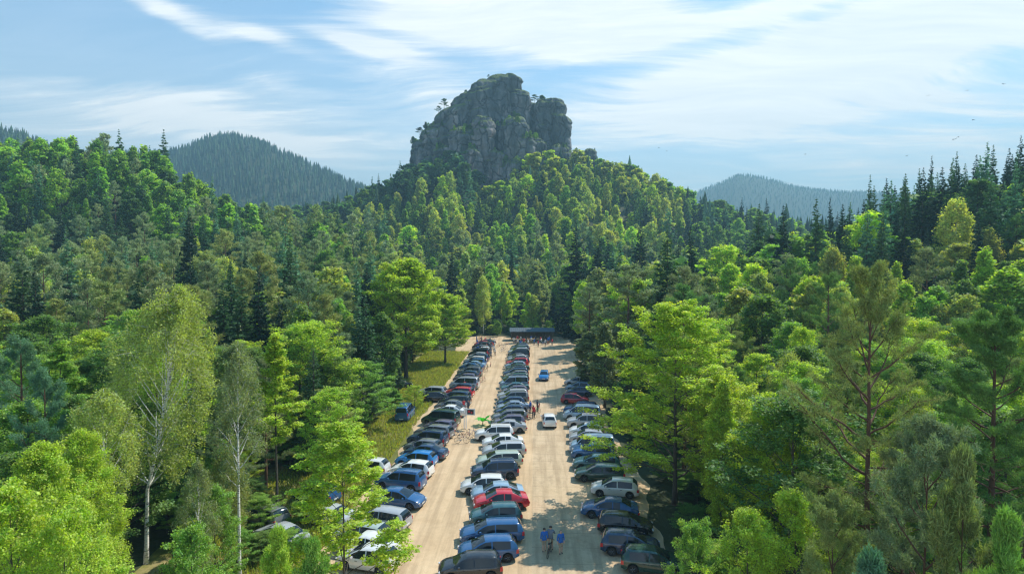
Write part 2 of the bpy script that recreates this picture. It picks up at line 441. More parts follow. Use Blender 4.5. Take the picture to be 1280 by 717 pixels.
def make_broad(seed, H=14, RR=4.5, base=.22, limbs=24, subs=6, clump=.75, per=55, leaf=.16, env=env_round, up=.7, asp=.7, flat=.55,
               hang=0, tr=.18, el=(20, 70), bark=M_BARK, lean=0, stems=1, mat=M_LEAF, trunk_sides=8, branch_n=5, hue=.08, subdroop=0, curve=.5, vis=True, s0=.28):
    rng = np.random.default_rng(seed); tb = MB(); CC = []; CR = []
    for st in range(stems):
        if stems == 1: tp = path((0, 0, -.4), rng.uniform(0, 6.3), R(90-lean), H*.97+.4, 0, rng, 9, .02 if lean < 1 else .05)
        else:
            a0 = rng.uniform(0, 6.3)+st*2*math.pi/stems
            base_p = path((0, 0, -.4), a0, R(88), H*.28, 0, rng, 3, .01)
            up_p = path(base_p[-1], a0, R(76), H*(.70-.05*st), R(10), rng, 8, .03); tp = np.vstack([base_p, up_p[1:]])
        n = len(tp); rad = [tr*(1-.93*(i/(n-1))**.9)*(1 if stems == 1 else .8) for i in range(n)]
        rad[0] *= 1.35
        tb.tube(tp, rad, trunk_sides)
        nl = limbs//stems
        for i in range(nl):
            t = (i+rng.uniform(0, .9))/nl
            hz_ = base+(.97-base)*t
            p0 = along(tp, min(.985, hz_))
            az = i*2.399+rng.uniform(-.4, .4)+st; e = R(el[0]+(el[1]-el[0])*t**1.3)
            L = RR*env(t)*rng.uniform(.82, 1.15)/(stems**.35)
            Lp = path(p0, az, e, L, R(25)*curve, rng, 5, .12)
            r0 = max(.02, rad[min(n-1, int(hz_*n))]*.5)
            if vis: tb.tube(Lp, [r0*(1-.85*k/5) for k in range(6)], branch_n, cap=False)
            ns = max(2, int(round(subs*(.35+.75*env(t)))))
            for j in range(ns):
                s = s0+(1-s0)*(j+rng.uniform(0, .8))/ns; q0 = along(Lp, min(s, .99))
                sa = az+rng.choice([-1, 1])*rng.uniform(.4, 1.2); sl = L*.42*(1.15-s*.55)*rng.uniform(.7, 1.2)
                sp = path(q0, sa, e*.35+rng.uniform(-.25, .35)-subdroop, sl, -subdroop*.8, rng, 3, .2)
                if vis: tb.tube(sp, [max(.008, r0*.3)*(1-.25*k) for k in range(4)], 3, cap=False)
                for q in (.45, .8, 1.0):
                    CC.append(along(sp, q)+rng.normal(0, .08, 3)); CR.append(clump*rng.uniform(.65, 1.2)*(1.05-.25*q))
            CC.append(Lp[-1]); CR.append(clump)
        CC.append(tp[-1]); CR.append(clump*.8)
    CC = np.array(CC); CR = np.array(CR); nC = len(CC)
    idx = np.repeat(np.arange(nC), per); n = len(idx)
    off = rng.normal(size=(n, 3)); off /= np.linalg.norm(off, axis=1)[:, None]; off *= (rng.uniform(0, 1, n)**.45)[:, None]
    off[:, 2] *= flat
    C = CC[idx]+off*CR[idx][:, None]
    if hang: C[:, 2] -= np.abs(rng.normal(0, 1, n))*hang*CR[idx]
    V, Q = leaf_quads(C, leaf, rng, up, asp, hang*.5)
    T = tint_arr(n, rng, idx, nC, hue=hue)
    return dict(trunk=tb.mesh('trunk', bark, True), V=V, Q=Q, T=T, mat=mat, H=H, R=RR)

def make_spruce(seed, H=20, RR=2.8, whorls=34, arms=7, per=26, leaf=.34, base=.06, droop=.35, tr=.2, ragged=.2, bark=M_SPRUCEBARK, vis=True, flare=.95):
    rng = np.random.default_rng(seed); tb = MB()
    tp = path((0, 0, -.4), 0, R(90), H+.4, 0, rng, 8, .004)
    tb.tube(tp, [tr*(1-.96*i/8) for i in range(9)], 7)
    C = []; D = []; ids = []; SZ = []; k = 0
    for w in range(whorls):
        t = w/(whorls-1); z0 = H*(base+(1-base)*t**.92)
        L0 = RR*((1-t)**flare)+.14
        for a in range(max(3, int(arms*(1-.45*t)))):
            az = rng.uniform(0, 6.3); L = L0*rng.uniform(1-ragged*1.6, 1+ragged)
            e = R(-12+30*t)+rng.normal(0, .08)
            P = path((0, 0, z0+rng.normal(0, .12)), az, e, L, -droop*(1-t)+.5*(1-t), rng, 3, .06)
            if vis and L > 1.0: tb.tube(P[:3], [.035*L/2.5, .02*L/2.5, .01], 3, cap=False)
            m = max(3, int(per*L/RR*1.3))
            s = rng.uniform(.12, 1.02, m)**.75
            kk = np.clip(s*3, 0, 2.999); i0 = kk.astype(int); fr = (kk-i0)[:, None]
            pts = P[i0]*(1-fr)+P[np.minimum(i0+1, 3)]*fr
            side = np.array([-math.sin(az), math.cos(az), 0]); wd = .30*L*(1.05-s)**.7+.06
            o = rng.uniform(-1, 1, m)*wd
            pts = pts+side[None]*o[:, None]; pts[:, 2] -= np.abs(o)*.28+np.abs(rng.normal(0, .10, m))*min(1, L)
            dirv = np.stack([np.full(m, math.cos(az)), np.full(m, math.sin(az)), np.full(m, -.25)], 1)+side[None]*(np.sign(o)*.7)[:, None]
            C.append(pts); D.append(dirv); ids += [k]*m; SZ += [.4+.6*min(1, L/1.3)]*m; k += 1
    C.append(np.array([[0, 0, H-.1], [0, 0, H+.15], [0, .03, H-.4]])); D.append(np.array([[0, 0, 1.5]]*3)); ids += [k]*3; SZ += [.35]*3; k += 1
    C = np.vstack(C); D = np.vstack(D)*1.2
    V, Q = leaf_quads(C, leaf*np.array(SZ), rng, .5, .55, rad=D)
    T = tint_arr(len(C), rng, np.array(ids), k, lo=.6, hi=1.15, hue=.06)
    return dict(trunk=tb.mesh('trunk', bark, True), V=V, Q=Q, T=T, mat=M_NEEDLE, H=H, R=RR)

def make_pine(seed, H=19, RR=3.6, base=.35, limbs=34, subs=7, tuft=.32, per=60, leaf=.17, asp=.16, tr=.2, el=(5, 55), dens_from=.0, deads=8, env=env_pine, vis=True, ntuft=4, dead_len=.8):
    rng = np.random.default_rng(seed); tb = MB(); CC = []; CR = []
    tp = path((0, 0, -.4), 1, R(89.3), H+.4, 0, rng, 12, .02)
    rad = [tr*(1-.9*(i/12)**1.1) for i in range(13)]; tb.tube(tp, rad, 9)
    for i in range(limbs):
        t = (i+rng.uniform(0, .9))/limbs; hz_ = base+(.985-base)*t
        p0 = along(tp, hz_); az = i*2.399+rng.uniform(-.5, .5); e = R(el[0]+(el[1]-el[0])*t**1.4)+rng.normal(0, .12)
        L = RR*env(t)*rng.uniform(.7, 1.2)
        Lp = path(p0, az, e, L, R(18), rng, 6, .16)
        r0 = max(.018, .055*L/3.5)
        if vis: tb.tube(Lp, [r0*(1-.8*k/6) for k in range(7)], 5, cap=False)
        for j in range(subs):
            s = .35+.65*(j+rng.uniform(0, .8))/subs
            q0 = along(Lp, min(s, .99)); sa = az+rng.choice([-1, 1])*rng.uniform(.3, 1.1); sl = L*.33*rng.uniform(.6, 1.2)
            sp = path(q0, sa, e*.6+rng.uniform(-.1, .45), sl, .3, rng, 3, .2)
            if vis: tb.tube(sp, [r0*.35, r0*.28, r0*.2, .005], 3, cap=False)
            for q in np.linspace(.4, 1.0, ntuft):
                CC.append(along(sp, q)+rng.normal(0, .05, 3)); CR.append(tuft*rng.uniform(.7, 1.2))
        CC.append(Lp[-1]); CR.append(tuft)
    for i in range(deads):     # bare lower limbs
        hz_ = rng.uniform(.10, base+.25); p0 = along(tp, hz_); az = rng.uniform(0, 6.3)
        Lp = path(p0, az, rng.uniform(-.15, .35), RR*dead_len*rng.uniform(.4, 1.1), rng.uniform(-.5, .4), rng, 5, .22)
        tb.tube(Lp, [.03, .024, .018, .013, .009, .004], 4, cap=False)
        for q in (.5, .75):
            sp = path(along(Lp, q), az+rng.choice([-1, 1])*.8, rng.uniform(-.3, .5), RR*.22, 0, rng, 3, .3)
            tb.tube(sp, [.012, .009, .006, .003], 3, cap=False)
    CC.append(tp[-1]); CR.append(tuft)
    CC = np.array(CC); CR = np.array(CR); nC = len(CC); idx = np.repeat(np.arange(nC), per); n = len(idx)
    off = rng.normal(size=(n, 3)); off /= np.linalg.norm(off, axis=1)[:, None]; dirn = off.copy(); dirn[:, 2] += .5
    off *= (rng.uniform(.15, 1, n)**.6)[:, None]; off[:, 2] *= .7
    V, Q = leaf_quads(CC[idx]+off*CR[idx][:, None], leaf, rng, 0, asp, rad=dirn*1.5)
    T = tint_arr(n, rng, idx, nC, lo=.65, hi=1.2, hue=.07)
    return dict(trunk=tb.mesh('trunk', M_PINEBARK, True), V=V, Q=Q, T=T, mat=M_NEEDLE, H=H, R=RR)

def finish(p):
    p['crown'] = np_mesh('crown', p['V'], p['Q'], p['mat'], p['T']); return p

LIB = {}
# near library (about 25-75 m from the viewer)
LIB['broad', 0] = [finish(make_broad(11+i, 12, 3.6+.3*i, .18, 30, 7, .62, 46, .15, env=[env_round, env_oval, env_wide][i % 3], up=.9, flat=.45)) for i in range(4)]
LIB['birch', 0] = [finish(make_broad(31+i, 14, 3.0, .25, 34, 7, .60, 50, .105, env=env_oval, up=.1, flat=.9, hang=.9, el=(40, 75), bark=M_BIRCH, tr=.11, subdroop=.35, asp=.75)) for i in range(2)]
LIB['pine', 0] = [finish(make_pine(41+i, 14, 2.9, .25, 34, 7, .30, 46)) for i in range(2)]
LIB['spruce', 0] = [finish(make_spruce(51+i, 15, 2.6, 44, 10, 70, .22)) for i in range(2)]
# middle distance (75-190 m)
LIB['broad', 1] = [finish(make_broad(61+i, 16, [4.8, 3.7, 5.0, 4.2, 3.5, 4.4][i], .12, 28, 6, .85, 30, .32, env=[env_round, env_oval, env_wide, env_cone, env_oval, env_cone][i], up=.7, flat=.65, branch_n=4, el=[(20, 72), (40, 80)][i % 2])) for i in range(6)]
LIB['birch', 1] = [finish(make_broad(71+i, 16, 3.4, .2, 22, 6, .9, 30, .27, env=env_oval, up=.1, flat=1.0, hang=.7, el=(40, 75), bark=M_BIRCH, tr=.13, subdroop=.3)) for i in range(2)]
LIB['pine', 1] = [finish(make_pine(81+i, 18, 3.3, .38, 26, 6, .55, 24, .36, .22, ntuft=3, deads=6)) for i in range(3)]
LIB['spruce', 1] = [finish(make_spruce(91+i, 22, 3.2+.3*i, 44, 9, 34, .55, ragged=.22)) for i in range(3)]
# far (190-450 m)
LIB['broad', 2] = [finish(make_broad(101+i, 15, [4.5, 3.4, 4.8, 3.8, 3.2, 4.0][i], .10, 20, 5, 1.05, 16, .62, env=[env_round, env_oval, env_wide, env_cone, env_oval, env_cone][i], up=.6, flat=.8, vis=False, el=[(20, 72), (40, 80)][i % 2])) for i in range(6)]
LIB['birch', 2] = [finish(make_broad(111+i, 14, 3.6, .12, 14, 4, 1.2, 15, .6, env=env_oval, up=.2, flat=1.0, hang=.5, el=(40, 75), bark=M_BIRCH, tr=.13, vis=False)) for i in range(2)]
LIB['pine', 2] = [finish(make_pine(121+i, 17, 3.2, .4, 14, 4, .9, 14, .75, .35, ntuft=2, deads=2, vis=False)) for i in range(3)]
LIB['spruce', 2] = [finish(make_spruce(131+i, 21, 3.2, 26, 7, 15, 1.1, ragged=.25, vis=False)) for i in range(3)]
# very far, only used inside the far-off woods
def far_spruce(seed, H=19, RR=2.9, n=7, tiers=5):
    rng = np.random.default_rng(seed); V = []; Q = []; T = []
    for t in range(tiers):
        z0 = H*(.08+.84*t/tiers); z1 = min(H, z0+H*.34); r0 = RR*(1-.86*t/tiers); r1 = .05 if t == tiers-1 else r0*.22; b = len(V)
        for k in range(n):
            a = 2*math.pi*k/n+t; r = r0*rng.uniform(.6, 1.2); V.append((r*math.cos(a), r*math.sin(a), z0+rng.normal(0, .4)))
        for k in range(n):
            a = 2*math.pi*k/n+t; V.append((r1*math.cos(a), r1*math.sin(a), z1))
        for k in range(n): Q.append((b+k, b+(k+1) % n, b+n+(k+1) % n, b+n+k))
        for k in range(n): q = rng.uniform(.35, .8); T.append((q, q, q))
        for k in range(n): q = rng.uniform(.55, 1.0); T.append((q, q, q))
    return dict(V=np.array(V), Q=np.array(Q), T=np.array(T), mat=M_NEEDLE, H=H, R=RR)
VF = {'spruce': [far_spruce(141+i, RR=2.6+.3*i) for i in range(4)],
      'broad': [make_broad(151+i, 13, 4.8, .1, 8, 3, 1.7, 9, 1.7, vis=False) for i in range(2)]}

KIND = {'broad': ('broadleaf_tree', 'broadleaf tree'), 'birch': ('birch_tree', 'birch tree'), 'pine': ('pine_tree', 'pine tree'), 'spruce': ('spruce_tree', 'spruce tree')}
TREES = []     # every individual tree: dict for the labels
def tree(p, kind, x, y, H, tint, shade, z=None, rz=None, width=None, label=None, zone=None, tilt=(0, 0)):
    if z is None: z = hz(x, y)
    s = H/p['H']; w = s if width is None else width/(2*p['R'])
    rz = random.uniform(0, 6.28) if rz is None else rz
    e = empty(KIND[kind][0], (x, y, z-.1), rz); e.scale = (w, w, s); e.rotation_euler = (tilt[0], tilt[1], rz)
    obj('trunk', p['trunk'], e); obj('crown', p['crown'], e, color=tint)
    px, py, f = project(x, y, z+H*.6)
    TREES.append(dict(o=e, kind=kind, px=px, py=project(x, y, z+H)[1], D=f, shade=shade, label=label, zone=zone, H=H))
    return e

FOL = 2.15
TINT = {'yellow-green': (.29, .40, .035), 'lime green': (.27, .385, .035), 'bright green': (.165, .30, .042), 'mid green': (.11, .205, .04), 'dark green': (.045, .10, .032),
        'grey-green': (.165, .215, .085), 'olive green': (.19, .235, .06), 'blue-green': (.085, .185, .085), 'very dark green': (.016, .044, .023), 'pale green': (.25, .315, .075)}
def tn(name, j=.12):
    c = TINT[name]; k = FOL+random.uniform(-j, j); h = random.uniform(-j, j)*.7
    return (c[0]*k*(1+h)*1.02, c[1]*k*.93, c[2]*k*(1-h)*1.1)

# ---- trees of the foreground, each modelled for its place (px, py of the top, distance)
def hero(px, pytop, D, proto, kind, shade, width=None, label=None, rz=None, dz=0, tilt=(0, 0), zone=None):
    x, y, _ = at(px, D); g = hz(x, y)
    H = max(2.5, top_z(pytop, D)-g)
    return tree(proto, kind, x, y, H, tn(shade, .04), shade, g, rz, width, label, zone, tilt)

def P(p): return finish(p)
birch_a = P(make_broad(201, 19.5, 6.6, .27, 60, 8, .50, 40, .12, s0=.55, curve=1.0, env=env_oval, up=.05, flat=1.2, hang=1.1, el=(40, 78), bark=M_BIRCH, tr=.19, subdroop=.5, asp=.75, stems=2, trunk_sides=10, hue=.05))
birch_b = P(make_broad(202, 16.5, 2.9, .50, 26, 6, .40, 40, .11, s0=.5, env=env_oval, up=.05, flat=1.2, hang=1.0, el=(40, 75), bark=M_BIRCH, tr=.17, subdroop=.45, asp=.75, lean=4))
birch_c = P(make_broad(203, 17, 2.9, .40, 30, 6, .40, 36, .11, s0=.5, env=env_oval, up=.05, flat=1.1, hang=.9, el=(40, 78), bark=M_BIRCH, tr=.16, subdroop=.35, asp=.75, lean=3))
maple_a = P(make_broad(204, 17, 6.4, .16, 46, 10, .70, 58, .17, env=env_wide, up=1.3, flat=.38, el=(12, 68), tr=.22, asp=.8))
maple_b = P(make_broad(205, 11.5, 3.6, .24, 28, 7, .50, 50, .145, env=env_wide, up=1.4, flat=.32, el=(25, 72), tr=.10, asp=.8, lean=7))
maple_c = P(make_broad(206, 15, 2.6, .42, 30, 7, .6, 60, .16, env=env_cone, up=1.4, flat=.35, el=(10, 60), tr=.14, asp=.8))
lime_a = P(make_broad(207, 12.5, 3.4, .12, 48, 8, .56, 74, .105, env=env_oval, up=.7, flat=.6, el=(30, 75), tr=.12))
column_a = P(make_broad(208, 11.5, 2.1, .10, 46, 6, .48, 60, .13, env=env_oval, up=.7, flat=.7, el=(45, 80), tr=.10))
beech_a = P(make_broad(209, 20, 7.0, .22, 44, 8, 1.1, 50, .34, env=env_round, up=1.0, flat=.5, el=(15, 72), tr=.32, asp=.7))
layer_a = P(make_broad(210, 14.5, 3.2, .25, 34, 7, .62, 62, .16, env=env_cone, up=1.5, flat=.28, el=(0, 45), tr=.13, asp=.8))
pine_a = P(make_pine(220, 19.3, 4.6, .26, 42, 8, .30, 46, .17, .17, tr=.24, el=(-4, 60), deads=22, ntuft=5, dead_len=1.0))
pine_b = P(make_pine(221, 17, 4.0, .30, 50, 9, .30, 70, .16, .17, tr=.26, el=(-4, 50), deads=16, ntuft=5, dead_len=1.0))
pine_c = P(make_pine(222, 13.5, 3.0, .30, 26, 7, .34, 56, .19, .16, tr=.10, el=(20, 70), deads=6, ntuft=5, env=env_oval))
pine_d = P(make_pine(223, 9, 2.6, .35, 20, 6, .34, 60, .20, .16, tr=.07, el=(25, 70), deads=3, ntuft=5, env=env_cone))

hero(174, 338, 40, birch_a, 'birch', 'pale green', 12.6, 'tall olive birch with two white stems forking from one base', rz=.4)
hero(120, 470, 33, birch_b, 'birch', 'pale green', 4.8, 'slim white birch leaning left beside the forked double birch')
hero(293, 425, 38, birch_c, 'birch', 'grey-green', 4.6, 'grey-green birch with one thin pale crooked trunk, right of the forked birch')
hero(240, 560, 31, birch_c, 'birch', 'grey-green', 2.8, 'small thin birch sapling with a hair-thin pale stem below the forked birch')
hero(342, 408, 48, maple_c, 'broad', 'yellow-green', 4.6, 'narrow maple with glowing yellow-green top and dark bare lower trunk')
hero(425, 535, 31, maple_b, 'broad', 'yellow-green', 6.8, 'young yellow-green maple overhanging the near end of the left car row', rz=2.2)
hero(72, 412, 48, layer_a, 'broad', 'bright green', 5.4, 'layered bright green tree with yellowish tips left of the forked birch')
hero(20, 425, 40, LIB['pine', 0][0], 'pine', 'blue-green', 5.6, 'blue-green pine at the left edge of the photo, level with the birch crown')
hero(50, 470, 36, LIB['pine', 0][1], 'pine', 'blue-green', 4.4, 'smaller blue-green pine just in front of the layered tree')
hero(45, 545, 27, lime_a, 'broad', 'lime green', 5.2, 'lime green broadleaf crown in the bottom left corner')
hero(98, 530, 30, lime_a, 'broad', 'lime green', 4.6, 'lime green rounded tree left of the white birch stems')
hero(5, 600, 22, LIB['broad', 0][0], 'broad', 'lime green', 4.4)
hero(232, 655, 26, LIB['broad', 0][1], 'broad', 'bright green', 3.4)
hero(262, 610, 33, LIB['broad', 0][2], 'broad', 'bright green', 3.6)
hero(70, 640, 22, LIB['broad', 0][3], 'broad', 'lime green', 4.0)
hero(345, 660, 24, pine_d, 'pine', 'lime green', 3.4, 'small bright young pine below the overhanging maple')
hero(385, 676, 22, pine_d, 'pine', 'bright green', 3.2, 'small green young pine beside the silver cars at the photo bottom')
hero(230, 480, 50, LIB['spruce', 0][0], 'spruce', 'dark green', 5.0)
hero(395, 485, 62, LIB['broad', 0][1], 'broad', 'olive green', 9.0, 'rounded olive green willow-like bush between the narrow maple and the grass')
hero(452, 452, 72, LIB['broad', 0][2], 'broad', 'bright green', 9.0, 'round bright green tree at the edge of the grass left of the blue van')
hero(415, 425, 84, LIB['broad', 1][0], 'broad', 'bright green', 8.0)
hero(507, 326, 106, beech_a, 'broad', 'lime green', 15.0, 'largest lime green beech, dark-trunked, on the grass by the left car row', rz=1.0)
hero(556, 368, 122, beech_a, 'broad', 'lime green', 11.0, 'second large beech, right of the biggest one, beside the far cars', rz=4.0)
hero(517, 482, 84, LIB['broad', 0][3], 'broad', 'lime green', 3.6, 'small lime green bush on the grass right of the blue van')
# right-hand foreground
hero(846, 386, 50, maple_a, 'broad', 'yellow-green', 13.0, 'big yellow-green maple leaning over the right car row', rz=.6)
hero(906, 468, 43, column_a, 'broad', 'yellow-green', 3.7, 'narrow upright yellow-green tree right of the big maple')
hero(966, 486, 38, lime_a, 'broad', 'yellow-green', 6.6, 'feathery yellow-green birch-like tree left of the tall bare-limbed pine')
hero(1092, 346, 30, pine_a, 'pine', 'olive green', 7.4, 'tall Scots pine with reddish trunk and long bare lower limbs', rz=1.2)
hero(1250, 395, 31, pine_b, 'pine', 'mid green', 7.2, 'second tall pine with dark trunk at the right edge of the photo')
hero(1160, 525, 23, pine_c, 'pine', 'grey-green', 4.8, 'young grey-green pine between the two tall dark-trunked pines')
hero(1214, 560, 21, pine_d, 'pine', 'olive green', 3.6, 'young pine with a rusty dead tip right of the young grey-green one')
hero(1100, 690, 18, pine_d, 'pine', 'blue-green', 3.8, 'little blue-green pine at the foot of the tall Scots pine')
hero(1262, 640, 19, pine_d, 'pine', 'bright green', 3.8, 'little bright green pine in the bottom right corner')
hero(1010, 470, 45, LIB['broad', 0][0], 'broad', 'bright green', 5.0)
hero(1000, 610, 28, LIB['broad', 0][1], 'broad', 'lime green', 4.6)
hero(940, 640, 27, LIB['broad', 0][2], 'broad', 'lime green', 4.4)
hero(870, 655, 29, LIB['broad', 0][3], 'broad', 'bright green', 3.4)
hero(1050, 620, 24, pine_c, 'pine', 'olive green', 4.0)
hero(785, 333, 98, LIB['pine', 1][0], 'pine', 'grey-green', 12.5, 'broad cone-shaped grey-green pine behind the right car row')
hero(757, 400, 84, LIB['broad', 1][3], 'broad', 'grey-green', 8.5, 'grey-green pointed tree at the edge of the right aisle')
hero(738, 412, 98, LIB['broad', 1][1], 'broad', 'grey-green', 7.5)
hero(790, 420, 74, LIB['broad', 1][3], 'broad', 'mid green', 6.0)
hero(946, 340, 112, LIB['broad', 1][3], 'broad', 'pale green', 11.5, 'pale green cone-shaped broadleaf tree above the yellow-green column tree')
hero(888, 345, 120, LIB['broad', 1][0], 'broad', 'pale green', 9.5, 'pale green round tree behind the top of the big maple')
hero(1184, 320, 104, LIB['spruce', 1][0], 'spruce', 'pale green', 6.6, 'pale green pointed spruce right of the tall Scots pine top')
hero(1262, 348, 100, LIB['spruce', 1][1], 'spruce', 'blue-green', 5.5)
hero(1005, 405, 62, LIB['broad', 0][1], 'broad', 'yellow-green', 5.4, 'yellow-green maple with orange tints left of the Scots pine top')
# tall dark spruces behind the car park
for i, (px, py, D, w) in enumerate([(720, 280, 166, 11.5), (749, 296, 176, 11), (800, 279, 168, 11), (848, 302, 166, 10), (732, 318, 200, 7), (688, 352, 205, 6), (872, 318, 190, 6), (448, 345, 170, 7), (466, 368, 150, 6)]):
    hero(px, py, D, LIB['spruce', 1][i % 3], 'spruce', 'very dark green', w, None, zone='behind the far end of the car park')
# spruce line on the right ridge
for i, (px, py, D) in enumerate([(1085, 220, 150), (1108, 236, 158), (1128, 228, 150), (1146, 212, 160), (1161, 197, 150), (1176, 224, 155), (1192, 191, 140), (1208, 226, 150), (1218, 206, 150), (1237, 183, 152),
                                 (1254, 200, 142), (1271, 171, 148), (1284, 205, 140), (1036, 248, 175), (1300, 180, 145), (1148, 250, 140), (1240, 216, 136)]):
    hero(px, py, D, LIB['spruce', 1][i % 3], 'spruce', 'very dark green' if i % 3 else 'dark green', 5.4+1.0*(i % 2), None, zone='crest')

# ---- the forest between the foreground and the rock hill
def region(px, v, x, y):
    """choose kind and shade by where in the valley a tree stands"""
    r = random.random()
    if v < 72:
        if px < 640: return (('broad', ['lime green', 'bright green', 'mid green']) if r < .62 else ('pine', ['blue-green', 'grey-green']) if r < .8 else ('spruce', ['dark green']) if r < .92 else ('birch', ['grey-green', 'olive green']))
        return (('broad', ['lime green', 'bright green', 'yellow-green', 'mid green']) if r < .55 else ('pine', ['olive green', 'mid green', 'grey-green']) if r < .9 else ('birch', ['pale green']))
    if px < 500 and v < 185:
        if r < .42: return ('pine', ['grey-green', 'grey-green', 'olive green'])
        if r < .74: return ('spruce', ['dark green', 'very dark green', 'blue-green'])
        if r < .93: return ('broad', ['bright green', 'mid green', 'pale green'])
        return ('birch', ['pale green'])
    if px < 340 and v < 330:
        if r < .74: return ('broad', ['bright green', 'mid green', 'bright green', 'mid green', 'dark green'])
        return ('spruce', ['dark green', 'blue-green']) if r < .9 else ('pine', ['grey-green'])
    if px < 470 and v < 330:
        return ('pine', ['grey-green', 'olive green']) if r < .5 else ('broad', ['bright green', 'mid green']) if r < .8 else ('spruce', ['dark green'])
    if v > 300:
        if px > 850: return ('spruce', ['very dark green', 'dark green', 'blue-green']) if r < .6 else ('broad', ['mid green', 'bright green'])
        if px < 600 and v > 365: return ('broad', ['dark green', 'mid green', 'blue-green']) if r < .66 else ('spruce', ['very dark green', 'dark green'])
        return ('broad', ['bright green', 'pale green', 'pale green', 'lime green', 'mid green']) if r < .62 else ('spruce', ['dark green', 'blue-green', 'very dark green']) if r < .86 else ('birch', ['pale green'])
    if px > 1040 and 100 < v < 185 and r < .38: return ('spruce', ['very dark green', 'dark green', 'blue-green'])
    if px > 850 and v > 118:
        return ('broad', ['bright green', 'lime green', 'mid green', 'dark green']) if r < .72 else ('spruce', ['dark green', 'very dark green'])
    if px > 850:
        return ('broad', ['bright green', 'lime green', 'pale green', 'mid green', 'lime green']) if r < .62 else ('pine', ['mid green', 'grey-green']) if r < .78 else ('birch', ['pale green', 'olive green'])
    return ('broad', ['bright green', 'mid green', 'pale green', 'grey-green', 'lime green']) if r < .62 else ('birch', ['pale green', 'grey-green']) if r < .74 else ('spruce', ['dark green', 'blue-green', 'very dark green']) if r < .9 else ('pine', ['grey-green'])

KIND['bush'] = ('bush', 'bush')
for x0, x1, y0, y1, sp in ((-34, -16.5, 12, 60, 2.9), (12.6, 22, 16, 80, 3.1), (-30, -20.2, 58, 96, 3.2), (-36, -23, 96, 150, 3.8), (-24, 12, 168, 176, 3.6)):
    yy = y0
    while yy < y1:
        xx = x0
        while xx < x1:
            x, y = xx+random.uniform(-1.2, 1.2), yy+random.uniform(-1.2, 1.2); xx += sp
            if x0 < -30 and y0 < 20 and y > 47 and x > -23: continue
            f = project(x, y, 2)
            if random.random() < .22 or (140 < f[0] < 230 and f[2] < 41): continue
            if not (-60 < f[0] < 1340): continue
            sh = random.choice(['lime green', 'bright green', 'mid green', 'bright green', 'dark green'])
            near = abs(x-(-16.5)) < 3.5 or abs(x-12.6) < 2.5
            tree(random.choice(LIB['broad', 0 if y < 75 else 1]), 'bush', x, y, random.uniform(1.5, 2.6) if near else random.uniform(2.6, 5.2), tn(sh), sh, 0, width=random.uniform(2.6, 4.0))
        yy += sp
placed = [(t['o'].location.x, t['o'].location.y) for t in TREES if t['kind'] != 'bush']
def blocked(x, y, v, crown):
    # keep the car park and its verge clear
    X0 = -15.5-crown if y < 58 else -18.8-crown if y < 92 else -22.2-crown*.8 if y < 165 else -14
    X1 = 11.8+crown*.75 if y < 95 else 9.0+crown*.8 if y < 165 else 10
    if 4 < y < 172:
        if X0 < x < X1: return True
    return False
ROCK = (at(625, 432)[0], at(625, 432)[1])
cand = []
v = 19.0
while v < 640:
    sp = 3.6+.0165*v if v < 300 else 7.6
    half = F and (0.5*1280/F+.16)*v+8
    u = -half
    while u < half:
        uu = u+random.uniform(-.42, .42)*sp; vv = v+random.uniform(-.42, .42)*sp
        x = RIGHT.x*uu-sy_*vv; y = RIGHT.y*uu+cy_*vv
        px = CX+F*uu/vv; u += sp
        if random.random() < .05: continue
        kind, shades = region(px, vv, x, y); shade = random.choice(shades)
        if vv < 72:
            H = 10.2+.05*(vv-30)+random.uniform(-2.6, 2.2)
            if vv < 30: H = min(H, 20-.36*vv+random.uniform(-1.0, .4) if vv < 26 else H)
        else:
            H = {'broad': 15.5, 'birch': 16.5, 'pine': 17.5, 'spruce': 19}[kind]*random.uniform(.66, 1.3)
            if vv > 330: H *= .9
            if kind == 'spruce' and random.random() < .2: H *= 1.2
            if kind == 'spruce' and px > 1050 and vv < 185: H = random.uniform(19, 26)
            elif px > 640 and vv < 125: H *= .8+.2*(vv-72)/53
            if px < 640 and vv < 110: H *= .78+.22*(vv-72)/38
        crown = H*.24 if kind in ('broad', 'birch') else H*.15
        if blocked(x, y, vv, crown): continue
        # stems the photograph shows free of leaves in front
        if (vv < 41 and (132 < px < 238 or 290 < px < 335)) or (vv < 33 and (1062 < px < 1122 or 1226 < px < 1272)): continue
        # do not hide what the photograph shows in front: the trunks of the near pines and birches stand free
        d0 = (x-ROCK[0])/62; d1 = (y-ROCK[1])/30
        if d0*d0+d1*d1 < 1: continue
        if any((x-a)**2+(y-b)**2 < (2.2 if vv < 72 else 3.0)**2 for a, b in placed): continue
        cand.append((x, y, px, vv, kind, shade, H))
    v += sp*.92
cand.sort(key=lambda c: c[3])
print('forest candidates', len(cand))
# how much of each can be seen over the ones in front of it
sky_y = np.full(1800, 900.0)          # columns px -260 .. 1540
vis = []
for c in cand:
    x, y, px, v, kind, shade, H = c
    g = hz(x, y); px, pyt, f = project(x, y, g+H); pyb = project(x, y, g)[1]
    w = H*(.27 if kind in ('broad', 'birch') else .17)*F/v
    a, b = int(max(0, px-w+260)), int(min(1799, px+w+260))
    if b <= a: vis.append((0, g, pyt)); continue
    seen = float(np.clip(np.minimum(sky_y[a:b], min(pyb, 717))-pyt, 0, None).mean())
    inside = max(0, min(px+w, 1280)-max(px-w, 0))
    vis.append((seen*inside, g, pyt))
    m = (a+b)//2; h_ = max(1, (b-a)//3)
    sky_y[m-h_:m+h_] = np.minimum(sky_y[m-h_:m+h_], pyt+(pyb-pyt)*.22)
order = sorted(range(len(cand)), key=lambda i: -vis[i][0])
NB = len([1 for t in TREES if t['kind'] == 'bush']); print('bushes', NB)
